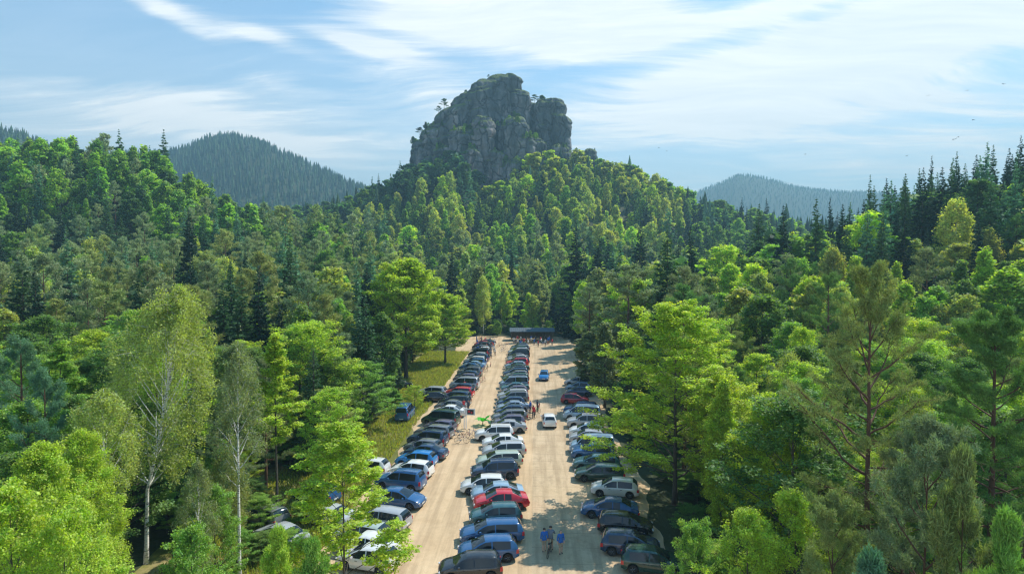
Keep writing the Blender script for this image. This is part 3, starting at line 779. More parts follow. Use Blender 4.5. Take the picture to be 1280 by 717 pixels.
nkind = {k: sum(1 for t in TREES if t['kind'] == k) for k in KIND}
chosen = set()
for i in order:
    k = cand[i][4]
    if vis[i][0] > 6 and nkind[k] < 292: nkind[k] += 1; chosen.add(i)
print('individual trees', nkind)
stuff = []
for i, c in enumerate(cand):
    x, y, px, v, kind, shade, H = c
    if i in chosen:
        lod = 0 if v < 74 else 1 if v < 200 else 2
        p = random.choice(LIB[kind, lod])
        wk = random.uniform(.85, 1.2)*2*p['R']*H/p['H']
        if kind == 'broad' and v > 74: wk = wk*random.uniform(.9, 1.25)
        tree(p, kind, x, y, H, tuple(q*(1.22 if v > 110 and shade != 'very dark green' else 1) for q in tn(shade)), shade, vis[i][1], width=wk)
    elif vis[i][0] > 1.5 or v > 60:
        stuff.append((x, y, vis[i][1], kind, shade, H, v, vis[i][0]))
print('trees in the wood mass', len(stuff))

def merge_wood(name, items, label, mat, density=1.0):
    VV = []; QQ = []; TT = []; b = 0
    for (x, y, z, p, H, w, tint) in items:
        s = H/p['H']; ws = w/(2*p['R']); a = random.uniform(0, 6.28); ca, sa = math.cos(a), math.sin(a)
        V = p['V']; X = (V[:, 0]*ca-V[:, 1]*sa)*ws+x; Y = (V[:, 0]*sa+V[:, 1]*ca)*ws+y; Z = V[:, 2]*s+z
        VV.append(np.stack([X, Y, Z], -1).astype(np.float32)); QQ.append(p['Q']+b); b += len(V)
        TT.append((p['T']*np.array(tint)*1.0).astype(np.float32))
    if not VV: return
    me = np_mesh(name, np.vstack(VV), np.vstack(QQ), mat, np.vstack(TT))
    props(obj(name, me), kind='stuff', label=label)
for mats, kinds, nm, lab in ((M_LEAF, ('broad', 'birch'), 'broadleaf_woodland', 'mass of further green crowns filling the wood between the single trees'),
                             (M_NEEDLE, ('pine', 'spruce'), 'conifer_woodland', 'mass of further dark conifers filling the wood between the single trees')):
    items = []
    for (x, y, z, kind, shade, H, v, sh) in stuff:
        if kind not in kinds: continue
        if v > 160 or sh < 30:
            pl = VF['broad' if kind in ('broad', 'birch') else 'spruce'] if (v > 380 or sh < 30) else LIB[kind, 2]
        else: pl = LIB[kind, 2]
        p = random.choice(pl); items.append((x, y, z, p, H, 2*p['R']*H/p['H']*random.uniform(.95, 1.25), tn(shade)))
    merge_wood(nm, items, lab, mats)

# far-off wooded hills
def far_wood(name, label, D, dspan, px0, px1, sp, tints, H0):
    items = []; v = D-dspan
    while v < D+60:
        u = (px0-CX)/F*v
        while u < (px1-CX)/F*v:
            uu = u+random.uniform(-.4, .4)*sp; vv = v+random.uniform(-.4, .4)*sp; u += sp
            x = RIGHT.x*uu-sy_*vv; y = RIGHT.y*uu+cy_*vv; z = hz(x, y)
            H = H0*random.uniform(.65, 1.25); p = random.choice(VF['spruce'])
            items.append((x, y, z-.5, p, H, 2*p['R']*H/p['H']*1.05*random.uniform(.9, 1.2), tn(random.choice(tints), .2)))
        v += sp*1.0
    print(name, len(items)); merge_wood(name, items, label, M_NEEDLE)
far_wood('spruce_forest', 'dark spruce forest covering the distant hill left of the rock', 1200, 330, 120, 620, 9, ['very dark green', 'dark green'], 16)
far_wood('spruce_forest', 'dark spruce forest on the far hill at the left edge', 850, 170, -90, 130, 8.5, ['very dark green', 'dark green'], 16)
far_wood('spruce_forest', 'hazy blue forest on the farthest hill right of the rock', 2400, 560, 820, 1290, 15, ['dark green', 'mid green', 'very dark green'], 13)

# ------------------------------------------------------------------ the sandstone rock on the hill
def rock_mat():
    m, nt, out = new_mat('sandstone')
    b = N(nt, 'ShaderNodeBsdfPrincipled'); tc = N(nt, 'ShaderNodeTexCoord'); v = tc.outputs['Object']
    f = noise_n(nt, mapping(nt, v, (.16, .16, .035)), 1.0, 7, .62)
    f2 = noise_n(nt, mapping(nt, v, (.05, .05, .11)), 1.0, 6, .6)
    f3 = noise_n(nt, mapping(nt, v, (.6, .6, .9)), 1.0, 6, .7)
    c = ramp(nt, f, [(.34, (.035, .042, .045)), (.45, (.09, .105, .11)), (.55, (.17, .175, .175)), (.67, (.42, .36, .34))])
    c = mixc(nt, ramp(nt, f2, [(.5, (0,)*3), (.62, (.8,)*3)]), c, (.10, .11, .115))
    oi = N(nt, 'ShaderNodeObjectInfo'); c = mixc(nt, 1.0, c, oi.outputs['Color'], 'MULTIPLY')
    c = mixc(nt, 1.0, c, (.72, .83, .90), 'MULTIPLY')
    vo = N(nt, 'ShaderNodeTexVoronoi', feature='DISTANCE_TO_EDGE'); vo.inputs['Scale'].default_value = 1.0
    wv = N(nt, 'ShaderNodeVectorMath', operation='ADD'); sc_ = N(nt, 'ShaderNodeVectorMath', operation='SCALE'); sc_.inputs['Scale'].default_value = .9
    tn_ = N(nt, 'ShaderNodeTexNoise'); tn_.inputs['Scale'].default_value = .12; nt.links.new(v, tn_.inputs['Vector']); nt.links.new(tn_.outputs['Color'], sc_.inputs[0])
    nt.links.new(mapping(nt, v, (.11, .11, .075)), wv.inputs[0]); nt.links.new(sc_.outputs[0], wv.inputs[1]); nt.links.new(wv.outputs[0], vo.inputs['Vector'])
    crack = ramp(nt, vo.outputs['Distance'], [(.0, (0,)*3), (.07, (1,)*3)])
    c = mixc(nt, crack, (.03, .035, .038), c)
    c = mixc(nt, math_n(nt, 'MULTIPLY', f3, .4), c, (.07, .08, .08))
    g = N(nt, 'ShaderNodeNewGeometry'); s = N(nt, 'ShaderNodeSeparateXYZ'); nt.links.new(g.outputs['Normal'], s.inputs[0])
    k = math_n(nt, 'ADD', s.outputs[2], math_n(nt, 'MULTIPLY', math_n(nt, 'SUBTRACT', f3, .5), 1.2))
    k = ramp(nt, k, [(.40, (0,)*3), (.60, (1,)*3)])
    c = mixc(nt, k, c, (.085, .125, .035))
    nt.links.new(c, b.inputs['Base Color']); b.inputs['Roughness'].default_value = .95
    bp = N(nt, 'ShaderNodeBump'); bp.inputs['Strength'].default_value = .9; bp.inputs['Distance'].default_value = 1.2
    h = math_n(nt, 'ADD', math_n(nt, 'ADD', math_n(nt, 'MULTIPLY', f, 1.2), math_n(nt, 'MULTIPLY', f3, .7)), math_n(nt, 'MULTIPLY', crack, .8))
    nt.links.new(h, bp.inputs['Height']); nt.links.new(bp.outputs[0], b.inputs['Normal'])
    nt.links.new(b.outputs[0], out.inputs[0]); return m
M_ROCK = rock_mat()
ROCKV = []; ROCKF = []
def rock_column(seed, hw, hd, hgt, dome=.5, lean=(0, 0), nth=88, nz=76, strata=6.5, fiss=9, pinch=.09, slope=0):
    rnd = random.Random(seed); V = []
    lay = []; zc = 0
    while zc < hgt+9: zc += strata*rnd.uniform(.5, 1.6); lay.append(zc)
    fs = [(rnd.uniform(0, 6.28), rnd.uniform(.05, .12), rnd.uniform(.06, .16)) for _ in range(fiss)]
    lr = [rnd.uniform(-.05, .06) for _ in range(len(lay)+1)]
    off = Vector((rnd.uniform(0, 99), rnd.uniform(0, 99), 0))
    dm = dome*min(hw, hd)*1.1
    for j in range(nz+1):
        if j <= nz*.72: z = (hgt-dm)*(j/(nz*.72)); k = 1.0
        else:
            q = (j-nz*.72)/(nz*.28); a = q*math.pi/2; z = hgt-dm+dm*math.sin(a); k = max(.0, math.cos(a))**.75
        li = sum(1 for l in lay if l < z); dn = min([abs(l-z) for l in lay]); g = 1-pinch*math.exp(-(dn/.9)**2)*1.3+lr[li]
        g *= 1.06-.06*z/hgt
        for i in range(nth):
            a = 2*math.pi*i/nth; ca, sa = math.cos(a), math.sin(a)
            se = (abs(ca)**3.0+abs(sa)**3.0)**(-1/3.0)
            fz = 1.0
            for fa, fw, fd in fs:
                d = abs((a-fa+.12*math.sin(z*.15+fa)+math.pi) % (2*math.pi)-math.pi); fz -= fd*math.exp(-(d/fw)**2)
            r = se*g*fz
            x, y = ca*hw*r, sa*hd*r
            nn = noise.fractal(Vector((x*.07, y*.07, z*.055))+off, .8, 2.1, 6)
            nv = noise.noise(Vector((x*.16, y*.16, z*.05))+off)
            r2 = (1+.24*nn+.12*nv)*k
            zz = z+1.6*nn*(1 if j > nz*.5 else 0)*(1 if j < nz else .6)+slope*(x/hw)*k*(z/hgt)
            V.append((x*r2+lean[0]*z/hgt, y*r2+lean[1]*z/hgt, zz))
    F_ = []
    for j in range(nz):
        for i in range(nth):
            i2 = (i+1) % nth; F_.append((j*nth+i, j*nth+i2, (j+1)*nth+i2, (j+1)*nth+i))
    return V, F_
rx0, ry0, _ = at(620, 432)
rock_root = empty('rock_tower', (rx0, ry0, 54)); props(rock_root, 'weathered grey sandstone crag with mossy ledges crowning the central hill', 'rock')
cols = [  # px, half width px, top y, D, dome, lean, depth ratio
 (632, 22, 97, 440, .6, 0, .8, 0), (610, 22, 103, 438, .5, 0, .8, 1.5), (588, 25, 116, 436, .5, 3, .8, 5), (566, 25, 135, 434, .55, 4, .8, 6), (546, 20, 157, 432, .7, 3, .9, 4), (526, 13, 178, 430, .8, 2, 1, 1),
 (650, 12, 116, 436, .5, 0, 1, -1), (686, 21, 128, 440, .5, 0, .9, -1), (700, 13, 145, 434, .7, 0, 1, -2), (668, 13, 133, 446, .6, 0, 1, 0),
 (604, 15, 147, 412, .85, 0, 1, 0), (622, 11, 190, 406, .8, 0, 1, 0), (641, 18, 150, 416, .75, 0, 1, 0), (656, 13, 172, 410, .8, 1, 1, 0),
 (578, 19, 163, 414, .7, 2, 1, 2), (556, 15, 184, 414, .8, 2, 1, 2), (672, 12, 176, 418, .8, 0, 1, 0), (700, 13, 182, 420, .85, 0, 1, 0), (590, 13, 186, 404, .8, 0, 1, 0), (640, 12, 200, 403, .8, 0, 1, 0)]
for i, (px, hw, ty, D, dome, lean, dr, sl) in enumerate(cols):
    x, y, _ = at(px, D); w = hw/F*D; top = top_z(ty, D)
    V, F_ = rock_column(300+i, w, w*dr*1.05, top-50, dome, (lean/F*D, 0), slope=-sl if False else sl*.9)
    V = [(p[0]+x-rx0, p[1]+y-ry0, p[2]-4) for p in V]
    me = bpy.data.meshes.new('pillar'); me.from_pydata(V, [], F_); me.polygons.foreach_set('use_smooth', [True]*len(F_)); me.materials.append(M_ROCK)
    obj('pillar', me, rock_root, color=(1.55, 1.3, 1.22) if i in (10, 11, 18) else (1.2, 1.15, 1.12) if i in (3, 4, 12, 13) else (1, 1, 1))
    b = len(ROCKV); ROCKV += [(p[0]+rx0, p[1]+ry0, p[2]+54) for p in V]; ROCKF += [tuple(k+b for k in f) for f in F_]
# the small separate knob on the right shoulder
x, y, _ = at(736, 428); V, F_ = rock_column(350, 6.2, 5.5, top_z(186, 428)-72, .8, nth=60, nz=40)
me = bpy.data.meshes.new('outcrop'); me.from_pydata(V, [], F_); me.polygons.foreach_set('use_smooth', [True]*len(F_)); me.materials.append(M_ROCK)
o = obj('rock_outcrop', me, loc=(x, y, 72)); props(o, 'small rounded grey rock knob on the right shoulder of the central hill', 'rock')
# three thinner points left and right
from mathutils.bvhtree import BVHTree
bvh = BVHTree.FromPolygons([Vector(v) for v in ROCKV], ROCKF)
def rock_top(x, y):
    h = bvh.ray_cast(Vector((x, y, 400)), Vector((0, 0, -1))); return (h[0].z, h[1].z) if h[0] is not None else (None, 0)
def on_rock(px, D, H, kind, shade, width, label):
    x, y, _ = at(px, D); z, nz_ = rock_top(x, y)
    if z is None: z = hz(x, y)
    tree(random.choice(LIB[kind, 2]), kind, x, y, H, tn(shade), shade, z-.6, width=width, label=label)
on_rock(556, 430, 7.5, 'pine', 'dark green', 6, 'small dark pine on the left edge of the rock above the steep slope')
on_rock(549, 428, 5.5, 'pine', 'dark green', 5, 'smaller of the two dark pines on the upper left edge of the rock')
on_rock(526, 428, 6.5, 'pine', 'very dark green', 6, 'dark pine on the lowest left step of the rock')
on_rock(533, 426, 5.5, 'broad', 'dark green', 5, 'small dark bush beside the pine on the lowest left step of the rock')
on_rock(520, 429, 5, 'broad', 'dark green', 4, 'dark bush at the outer left lip of the rock')
on_rock(497, 425, 13, 'pine', 'very dark green', 6, 'thin dark pine against the sky left of the rock foot')
on_rock(490, 428, 9, 'pine', 'very dark green', 5, 'shorter dark pine left of the thin one at the rock foot')
on_rock(668, 440, 7, 'pine', 'dark green', 6, 'wind-bent pine on top of the right-hand rock tower')
on_rock(677, 440, 4.5, 'broad', 'dark green', 6, 'low dark bush on top of the right-hand rock tower')
on_rock(611, 436, 2.8, 'pine', 'very dark green', 2, 'tiny lone pine on the flat summit of the rock')
on_rock(583, 434, 3.5, 'broad', 'dark green', 3, 'tiny bush on the sloping left edge below the rock summit')
rnd = random.Random(5); nsh = 0
for k in range(1800):
    px = rnd.uniform(515, 712); D = rnd.uniform(400, 446); x, y, _ = at(px, D); z, nzz = rock_top(x, y)
    if z is None or nzz < .35 or z > 150: continue
    q = project(x, y, z+1)
    if not (616 < q[0] < 690 and 140 < q[1] < 215 or q[1] > 150): continue
    o = obj('shrub', random.choice(LIB['broad', 2])['crown'], loc=(x, y, z-1.2), rot=(0, 0, rnd.uniform(0, 6)), color=tn(rnd.choice(['bright green', 'mid green', 'dark green'])))
    s_ = rnd.uniform(.18, .42); o.scale = (s_*1.3, s_*1.3, s_)
    props(o, 'small green shrub growing on a ledge of the sandstone crag', 'shrub', 'shrubs on the ledges of the rock'); nsh += 1
    if nsh >= 110: break

# ------------------------------------------------------------------ cars
def paint_mat():
    m, nt, out = new_mat('car paint')
    b = N(nt, 'ShaderNodeBsdfPrincipled'); oi = N(nt, 'ShaderNodeObjectInfo'); tc = N(nt, 'ShaderNodeTexCoord')
    f = noise_n(nt, tc.outputs['Object'], 3.0, 5, .6)
    c = mixc(nt, math_n(nt, 'MULTIPLY', ramp(nt, f, [(.45, (0,)*3), (.75, (1,)*3)]), .06), oi.outputs['Color'], (.35, .30, .22))
    nt.links.new(c, b.inputs['Base Color']); b.inputs['Roughness'].default_value = .25; b.inputs['Metallic'].default_value = .1
    b.inputs['Coat Weight'].default_value = .7; b.inputs['Coat Roughness'].default_value = .03
    nt.links.new(b.outputs[0], out.inputs[0]); return m
M_PAINT = paint_mat()
M_GLASS = simple('tinted glass', (.012, .018, .024), .05, coat=.2)
M_TYRE = simple('tyre rubber', (.018, .018, .019), .85)
M_RIM = simple('alloy rim', (.45, .46, .48), .35, .8)
M_DARK = simple('dark trim', (.02, .02, .022), .6)
M_TAIL = simple('red lamp lens', (.55, .02, .025), .2, coat=.6)
M_HEAD = simple('clear lamp lens', (.62, .66, .70), .12, coat=1)
M_PLATE = simple('number plate', (.7, .7, .66), .5)
M_METAL = simple('grey metal', (.3, .31, .33), .45, .7)

SPEC = {
 'hatchback': dict(L=4.05, W=1.74, top=[(-2.02, .62), (-1.98, .98), (-1.72, 1.36), (-1.45, 1.44), (-.5, 1.49), (.22, 1.44), (.62, 1.27), (1.12, 1.00), (1.6, .88), (1.92, .74), (2.02, .55)], cowl=1.12, rf=.24, rr=-1.55, rb=-1.97),
 'saloon': dict(L=4.55, W=1.78, top=[(-2.27, .60), (-2.22, .96), (-1.75, 1.06), (-1.62, 1.08), (-.92, 1.39), (-.2, 1.45), (.35, 1.41), (.8, 1.22), (1.25, 1.0), (1.8, .88), (2.15, .74), (2.27, .52)], cowl=1.25, rf=.38, rr=-.92, rb=-1.66),
 'estate': dict(L=4.6, W=1.78, top=[(-2.30, .60), (-2.26, 1.0), (-2.05, 1.36), (-1.8, 1.45), (-.5, 1.49), (.35, 1.44), (.8, 1.24), (1.25, 1.01), (1.8, .88), (2.16, .74), (2.30, .54)], cowl=1.25, rf=.38, rr=-1.9, rb=-2.24),
 'suv': dict(L=4.45, W=1.86, top=[(-2.22, .70), (-2.18, 1.1), (-2.0, 1.56), (-1.75, 1.66), (-.5, 1.70), (.35, 1.64), (.75, 1.42), (1.12, 1.14), (1.75, 1.03), (2.12, .90), (2.22, .62)], cowl=1.12, rf=.38, rr=-1.85, rb=-2.16),
 'van': dict(L=4.75, W=1.92, top=[(-2.37, .70), (-2.35, 1.1), (-2.28, 1.78), (-2.1, 1.90), (-.5, 1.95), (.75, 1.88), (1.15, 1.62), (1.62, 1.18), (2.05, 1.02), (2.28, .86), (2.37, .58)], cowl=1.62, rf=.80, rr=-2.2, rb=-2.33),
}
def car_meshes(kind):
    S = SPEC[kind]; L, W = S['L'], S['W']; top = S['top']; hw = W/2; tall = kind in ('suv', 'van')
    wr = .34 if tall else .31; ax = L*.31; arch = wr+.07; belt0 = {'suv': 1.04, 'van': 1.10}.get(kind, .90)
    crit = [S['cowl'], S['rf'], S['rr'], S['rb'], S['cowl']-.30, S['rr']+.22, -.18, -.26]
    xs = sorted(set([round(x, 3) for x in list(np.linspace(-L/2, L/2, 38))+crit+[ax+arch*math.cos(a) for a in np.linspace(0, math.pi, 9)]+[-ax+arch*math.cos(a) for a in np.linspace(0, math.pi, 9)]]))
    ys = [xs[0]]
    for x in xs[1:]:
        if x-ys[-1] > .035 or x in [round(c_, 3) for c_ in crit]:
            if x-ys[-1] <= .035 and ys[-1] not in [round(c_, 3) for c_ in crit]: ys.pop()
            ys.append(x)
    xs = ys
    tx = [p[0] for p in top]; ty = [p[1] for p in top]
    def T(x):
        return float(sum(np.interp(x+d, tx, ty) for d in (-.06, 0, .06))/3)
    secs = []
    for x in xs:
        e = abs(x)/(L/2); pw = hw*(1-.16*max(0, (e-.72)/.28)**2); tp = T(x)
        incab = S['rb'] <= x <= S['cowl']
        belt = min(belt0+.03*(-x/L), tp-.05) if incab else min(tp-.06, belt0)
        g = 0
        if S['rb'] < x < S['cowl']:
            g = min(1, (tp-belt)/.42)
        yr = pw*(.94-.20*g); yc = pw*(.86-.22*g)
        z0 = .22+.12*max(0, (e-.8)/.2)
        for a in (ax, -ax):
            d = abs(x-a)
            if d < arch: z0 = max(z0, wr+math.sqrt(max(0, arch*arch-d*d)))
        z0 = min(z0, belt-.12); mid = .45*belt+.55*z0
        secs.append([(x, pw*.95, z0), (x, pw, z0+.06), (x, pw*1.0, mid), (x, pw*.985, belt-.07), (x, pw*.94, belt), (x, yr, tp-.07 if g > .3 else max(belt+.01, tp-.035)), (x, yc, tp-.012), (x, pw*.35, tp+.012), (x, 0, tp+.018)])
    m = len(secs[0]); full = []
    for s in secs: full.append(s + [(p[0], -p[1], p[2]) for p in s[-2::-1]])
    M = 2*m-1
    def part_of(i, j):
        x0, x1 = xs[i], xs[i+1]; xm = (x0+x1)/2; jj = j if j < m-1 else M-2-j      # jj: 0..m-2
        side = 'l' if j < m-1 else 'r'
        if jj == 4 and S['rr']+.10 <= xm <= S['cowl']-.22:
            if -.26 <= xm <= -.18: return 'body'
            if kind == 'van' and False: return 'body'
            if min(secs[i][5][2]-secs[i][4][2], secs[i+1][5][2]-secs[i+1][4][2]) < .09: return 'body'
            return 'side_window_'+side
        if jj >= 6 or jj == 5:
            if S['rf'] <= xm <= S['cowl']-.02: return 'windscreen' if jj >= 6 else 'body'
            if S['rb']+.03 <= xm <= S['rr']: return 'rear_window' if jj >= 6 else 'body'
        return 'body'
    out = {}
    def acc(name):
        if name not in out: out[name] = ({}, [], [])
        return out[name]
    for i in range(len(xs)-1):
        for j in range(M-1):
            nm = part_of(i, j); mp, V, Fc = acc(nm); f = []
            for (a, b) in ((i, j), (i+1, j), (i+1, j+1), (i, j+1)):
                if (a, b) not in mp: mp[(a, b)] = len(V); V.append(full[a][b])
                f.append(mp[(a, b)])
            Fc.append(tuple(f[::-1]))
    mp, V, Fc = acc('body')
    for a, flip in ((0, False), (len(xs)-1, True)):
        f = []
        for b in range(M):
            if (a, b) not in mp: mp[(a, b)] = len(V); V.append(full[a][b])
            f.append(mp[(a, b)])
        Fc.append(tuple(f) if flip else tuple(f[::-1]))
    res = {}
    for nm, (mp, V, Fc) in out.items():
        me = bpy.data.meshes.new(nm); me.from_pydata(V, [], Fc)
        me.polygons.foreach_set('use_smooth', [True]*len(Fc))
        me.materials.append(M_PAINT if nm == 'body' else M_GLASS); me.set_sharp_from_angle(angle=R(38)); me.update(); res[nm] = me
    # lower body parts
    u = MB(); u.box((0, 0, .40), (L-.35, W-.55, .36)); u.box((L/2-.10, 0, .33), (.16, W*.62, .16)); u.box((-L/2+.10, 0, .33), (.16, W*.66, .14))
    if tall:
        for s in (-1, 1): u.tube([(-L*.40, s*hw*.60, T(-L*.40)+.05), (-.4, s*hw*.60, T(-.4)+.07), (S['rf']-.1, s*hw*.60, T(S['rf']-.1)+.05)], .022, 5)
    res['chassis'] = u.mesh('chassis', M_DARK)
    w = MB(); w.lathe([(wr*.66, -.095), (wr*.93, -.10), (wr, -.07), (wr, .07), (wr*.93, .10), (wr*.66, .095)], axis='y', n=20); res['wheel'] = w.mesh('tyre', M_TYRE, True, 40)
    r_ = MB(); r_.lathe([(wr*.67, .02), (wr*.67, .088), (wr*.58, .085), (wr*.56, .05)], axis='y', n=20); r_.lathe([(.055, .03), (.055, .085), (.03, .09)], axis='y', n=8)
    for k in range(5):
        a = k*2*math.pi/5; r_.tube([(.04*math.cos(a), .078, .04*math.sin(a)), (wr*.6*math.cos(a), .078, wr*.6*math.sin(a))], [.03, .022], 4)
    res['rim'] = r_.mesh('rim', M_RIM, True, 30)
    zf, zr = T(L/2-.12)-.10, min(T(-L/2+.02)-.04, .92 if not tall else 1.1)
    for s, q in ((1, 'l'), (-1, 'r')):
        h = MB(); h.box((L/2-.13, s*hw*.66, zf-.02), (.20, .34, .13), rz=-s*.45, top=.9); res['headlight_'+q] = h.mesh('headlight', M_HEAD)
        t = MB()
        if kind in ('estate', 'suv', 'van', 'hatchback'): t.box((-L/2+.10, s*hw*.80, zr-.06), (.20, .17, .34 if tall else .26), rz=s*.25, top=.85)
        else: t.box((-L/2+.09, s*hw*.70, zr-.12), (.18, .34, .15), rz=s*.3, top=.9)
        res['tail_light_'+q] = t.mesh('tail_light', M_TAIL)
        v = MB(); v.box((S['cowl']-.38, s*(hw+.05), belt0+.08), (.14, .20, .13), rz=-s*.2, top=.85); res['wing_mirror_'+q] = v.mesh('wing_mirror', M_PAINT)
        for dx, q2 in ((-.42, 'b'), (.55, 'f')):
            dh = MB(); dh.box((dx-.12, s*(hw*.99+.008), belt0-.14), (.17, .02, .03)); res['door_handle_'+q+q2] = dh.mesh('door_handle', M_DARK)
    for s in (1, -1):
        pl = MB(); pl.box((s*(L/2+.012), 0, .47), (.02, .5, .11)); res['number_plate_%d' % s] = pl.mesh('number_plate', M_PLATE)
    g = MB(); g.box((L/2-.015, 0, zf-.10), (.05, W*.42, .11)); res['grille'] = g.mesh('grille', M_DARK)
    res['ax'] = ax; res['hw'] = hw; res['wr'] = wr; res['L'] = L
    return res
CARM = {k: car_meshes(k) for k in SPEC}
PAINT = {'white': (.78, .78, .76), 'silver': (.42, .44, .46), 'grey': (.17, .18, .19), 'black': (.018, .019, .022), 'dark blue': (.022, .05, .11), 'blue': (.02, .10, .26), 'bright blue': (.015, .19, .50),
         'pale blue': (.28, .42, .55), 'red': (.55, .018, .03), 'dark red': (.25, .012, .03), 'dark green': (.02, .065, .05), 'teal': (.04, .13, .15), 'pale green': (.42, .50, .42), 'purple-grey': (.13, .11, .16), 'silver-blue': (.25, .33, .42)}
CARS = []
def car(kind, colour, x, y, rz, group, detail=2, note=None, row=None):
    C = CARM[kind]; e = empty('parked_car' if row else 'car', (x, y, .02), rz); col = PAINT[colour]; kc = random.uniform(.85, 1.1); col = tuple(min(1, c_*kc) for c_ in col)
    for nm in ('body', 'windscreen', 'rear_window', 'side_window_l', 'side_window_r', 'chassis', 'headlight_l', 'headlight_r', 'tail_light_l', 'tail_light_r'):
        obj(nm[:-2] if nm[-2:] in ('_l', '_r') else nm, C[nm], e, color=col)
    if detail >= 1:
        for nm in ('wing_mirror_l', 'wing_mirror_r', 'number_plate_1', 'number_plate_-1'):
            obj(nm.rsplit('_', 1)[0], C[nm], e, color=col)
    if detail >= 2:
        for nm in ('door_handle_lb', 'door_handle_lf', 'door_handle_rb', 'door_handle_rf', 'grille'): obj(nm.rsplit('_', 1)[0], C[nm], e)
    for sx in (1, -1):
        for sy2 in (1, -1):
            if detail >= 1:
                w = empty('wheel', (sx*C['ax'], sy2*(C['hw']-.125), C['wr']), 0 if sy2 > 0 else math.pi); w.parent = e
                obj('tyre', C['wheel'], w); obj('rim', C['rim'], w)
            else: obj('wheel', C['wheel'], e, loc=(sx*C['ax'], sy2*(C['hw']-.125), C['wr']))
    CARS.append(dict(o=e, kind=kind, col=colour, x=x, y=y, row=row, note=note, group=group)); return e

G1, G2, G3 = 'cars parked in the middle row', 'cars parked in the left row', 'cars parked in the right row'
def place_at(px, pyb, **k):      # the near wheel line of a car at pixel (px, pyb)
    x, y, _ = ground_at(px, pyb); return x, y+.9
PI = math.pi
# middle row: nose to the left
mid = [(585, 736, 'hatchback', 'black', 0), (608, 712, 'hatchback', 'blue', 0), (613, 688, 'estate', 'blue', 0), (618, 664, 'hatchback', 'teal', 0), (625, 644, 'saloon', 'red', 0), (621, 633, 'saloon', 'pale blue', 0),
       (603, 623, 'hatchback', 'white', 0), (617, 604, 'suv', 'dark blue', 0), (623, 589, 'estate', 'pale green', 0), (629, 575, 'estate', 'silver', 0), (628, 564, 'saloon', 'white', 0), (617, 554, 'suv', 'white', 0),
       (634, 544, 'saloon', 'silver', 0)]
rows_last = {}
for px, py, k, c_, _ in mid:
    x, y = place_at(px, py); car(k, c_, x, y, PI+R(random.uniform(5, 10)), G1, 2, row='middle')
y = mid and place_at(634, 544)[1]; y = y+2.4
palette = ['purple-grey', 'grey', 'dark blue', 'silver-blue', 'dark blue', 'grey', 'silver', 'purple-grey', 'teal', 'silver-blue', 'red', 'dark green', 'grey', 'dark blue', 'black', 'dark green', 'silver-blue', 'red', 'dark blue', 'silver', 'grey', 'black', 'dark blue', 'silver', 'dark green', 'grey', 'dark blue']
kinds = ['hatchback', 'estate', 'hatchback', 'saloon', 'hatchback', 'suv', 'estate', 'hatchback', 'saloon', 'van', 'hatchback', 'estate']
i = 0
while y < 144:
    xx = -3.15+random.uniform(-.3, .3)-.3*(y > 110)
    car(kinds[i % 12], palette[i % len(palette)], xx, y, PI+R(random.uniform(4, 12)), G1, 1 if y < 95 else 0, row='middle'); y += random.uniform(2.35, 2.75); i += 1
# left row: tails to the aisle
left = [(452, 724, 'hatchback', 'white', 0), (452, 706, 'saloon', 'white', 0), (445, 690, 'hatchback', 'pale green', 0), (470, 669, 'estate', 'silver', 0), (492, 641, 'saloon', 'blue', 180), (496, 618, 'suv', 'blue', 0),
        (511, 602, 'hatchback', 'white', 0), (517, 588, 'hatchback', 'bright blue', 0), (529, 578, 'saloon', 'dark blue', 0), (526, 571, 'hatchback', 'grey', 0), (532, 561, 'suv', 'dark blue', 0), (540, 551, 'estate', 'grey', 0),
        (547, 544, 'hatchback', 'purple-grey', 0), (549, 535, 'van', 'dark green', 0)]
for px, py, k, c_, fl in left:
    x, y = place_at(px, py); car(k, c_, x, y, R(fl)+PI-R(random.uniform(11, 17)), G2, 2, row='left')
y = place_at(549, 535)[1]+4.6
pal = ['white', 'grey', 'black', 'dark blue', 'red', 'dark blue', 'silver', 'silver-blue', 'purple-grey', 'dark blue', 'grey', 'dark blue', 'blue', 'pale blue', 'blue', 'white', 'dark blue', 'silver', 'black', 'grey']
i = 0
while y < 150:
    xx = -11.3+random.uniform(-.3, .3)-(max(0, y-85))*.012
    car(kinds[(i*5+3) % 12], pal[i % len(pal)], xx, y, PI-R(random.uniform(6, 14)), G2, 1 if y < 95 else 0, row='left'); y += random.uniform(2.5, 3.1); i += 1
# right row
right = [(822, 728, 'hatchback', 'dark green', 0), (793, 704, 'hatchback', 'dark blue', 0), (786, 677, 'hatchback', 'black', 0), (766, 655, 'saloon', 'blue', 180), (772, 627, 'hatchback', 'white', 180), (752, 607, 'estate', 'dark green', 180),
         (748, 593, 'estate', 'teal', 180), (744, 580, 'suv', 'blue', 180), (742, 571, 'van', 'pale blue', 180), (736, 558, 'hatchback', 'silver', 180), (735, 549, 'hatchback', 'white', 180), (733, 538, 'suv', 'silver', 180), (729, 528, 'van', 'pale blue', 180), (727, 521, 'suv', 'blue', 180),
         (720, 507, 'hatchback', 'dark red', 0), (725, 497, 'hatchback', 'dark blue', 180), (724, 491, 'hatchback', 'silver-blue', 180), (724, 484, 'estate', 'silver', 180)]
for px, py, k, c_, fl in right:
    x, y = place_at(px, py); car(k, c_, x, y, R(fl)+R(random.uniform(-9, -3)), G3, 2 if py > 560 else 1, row='right')
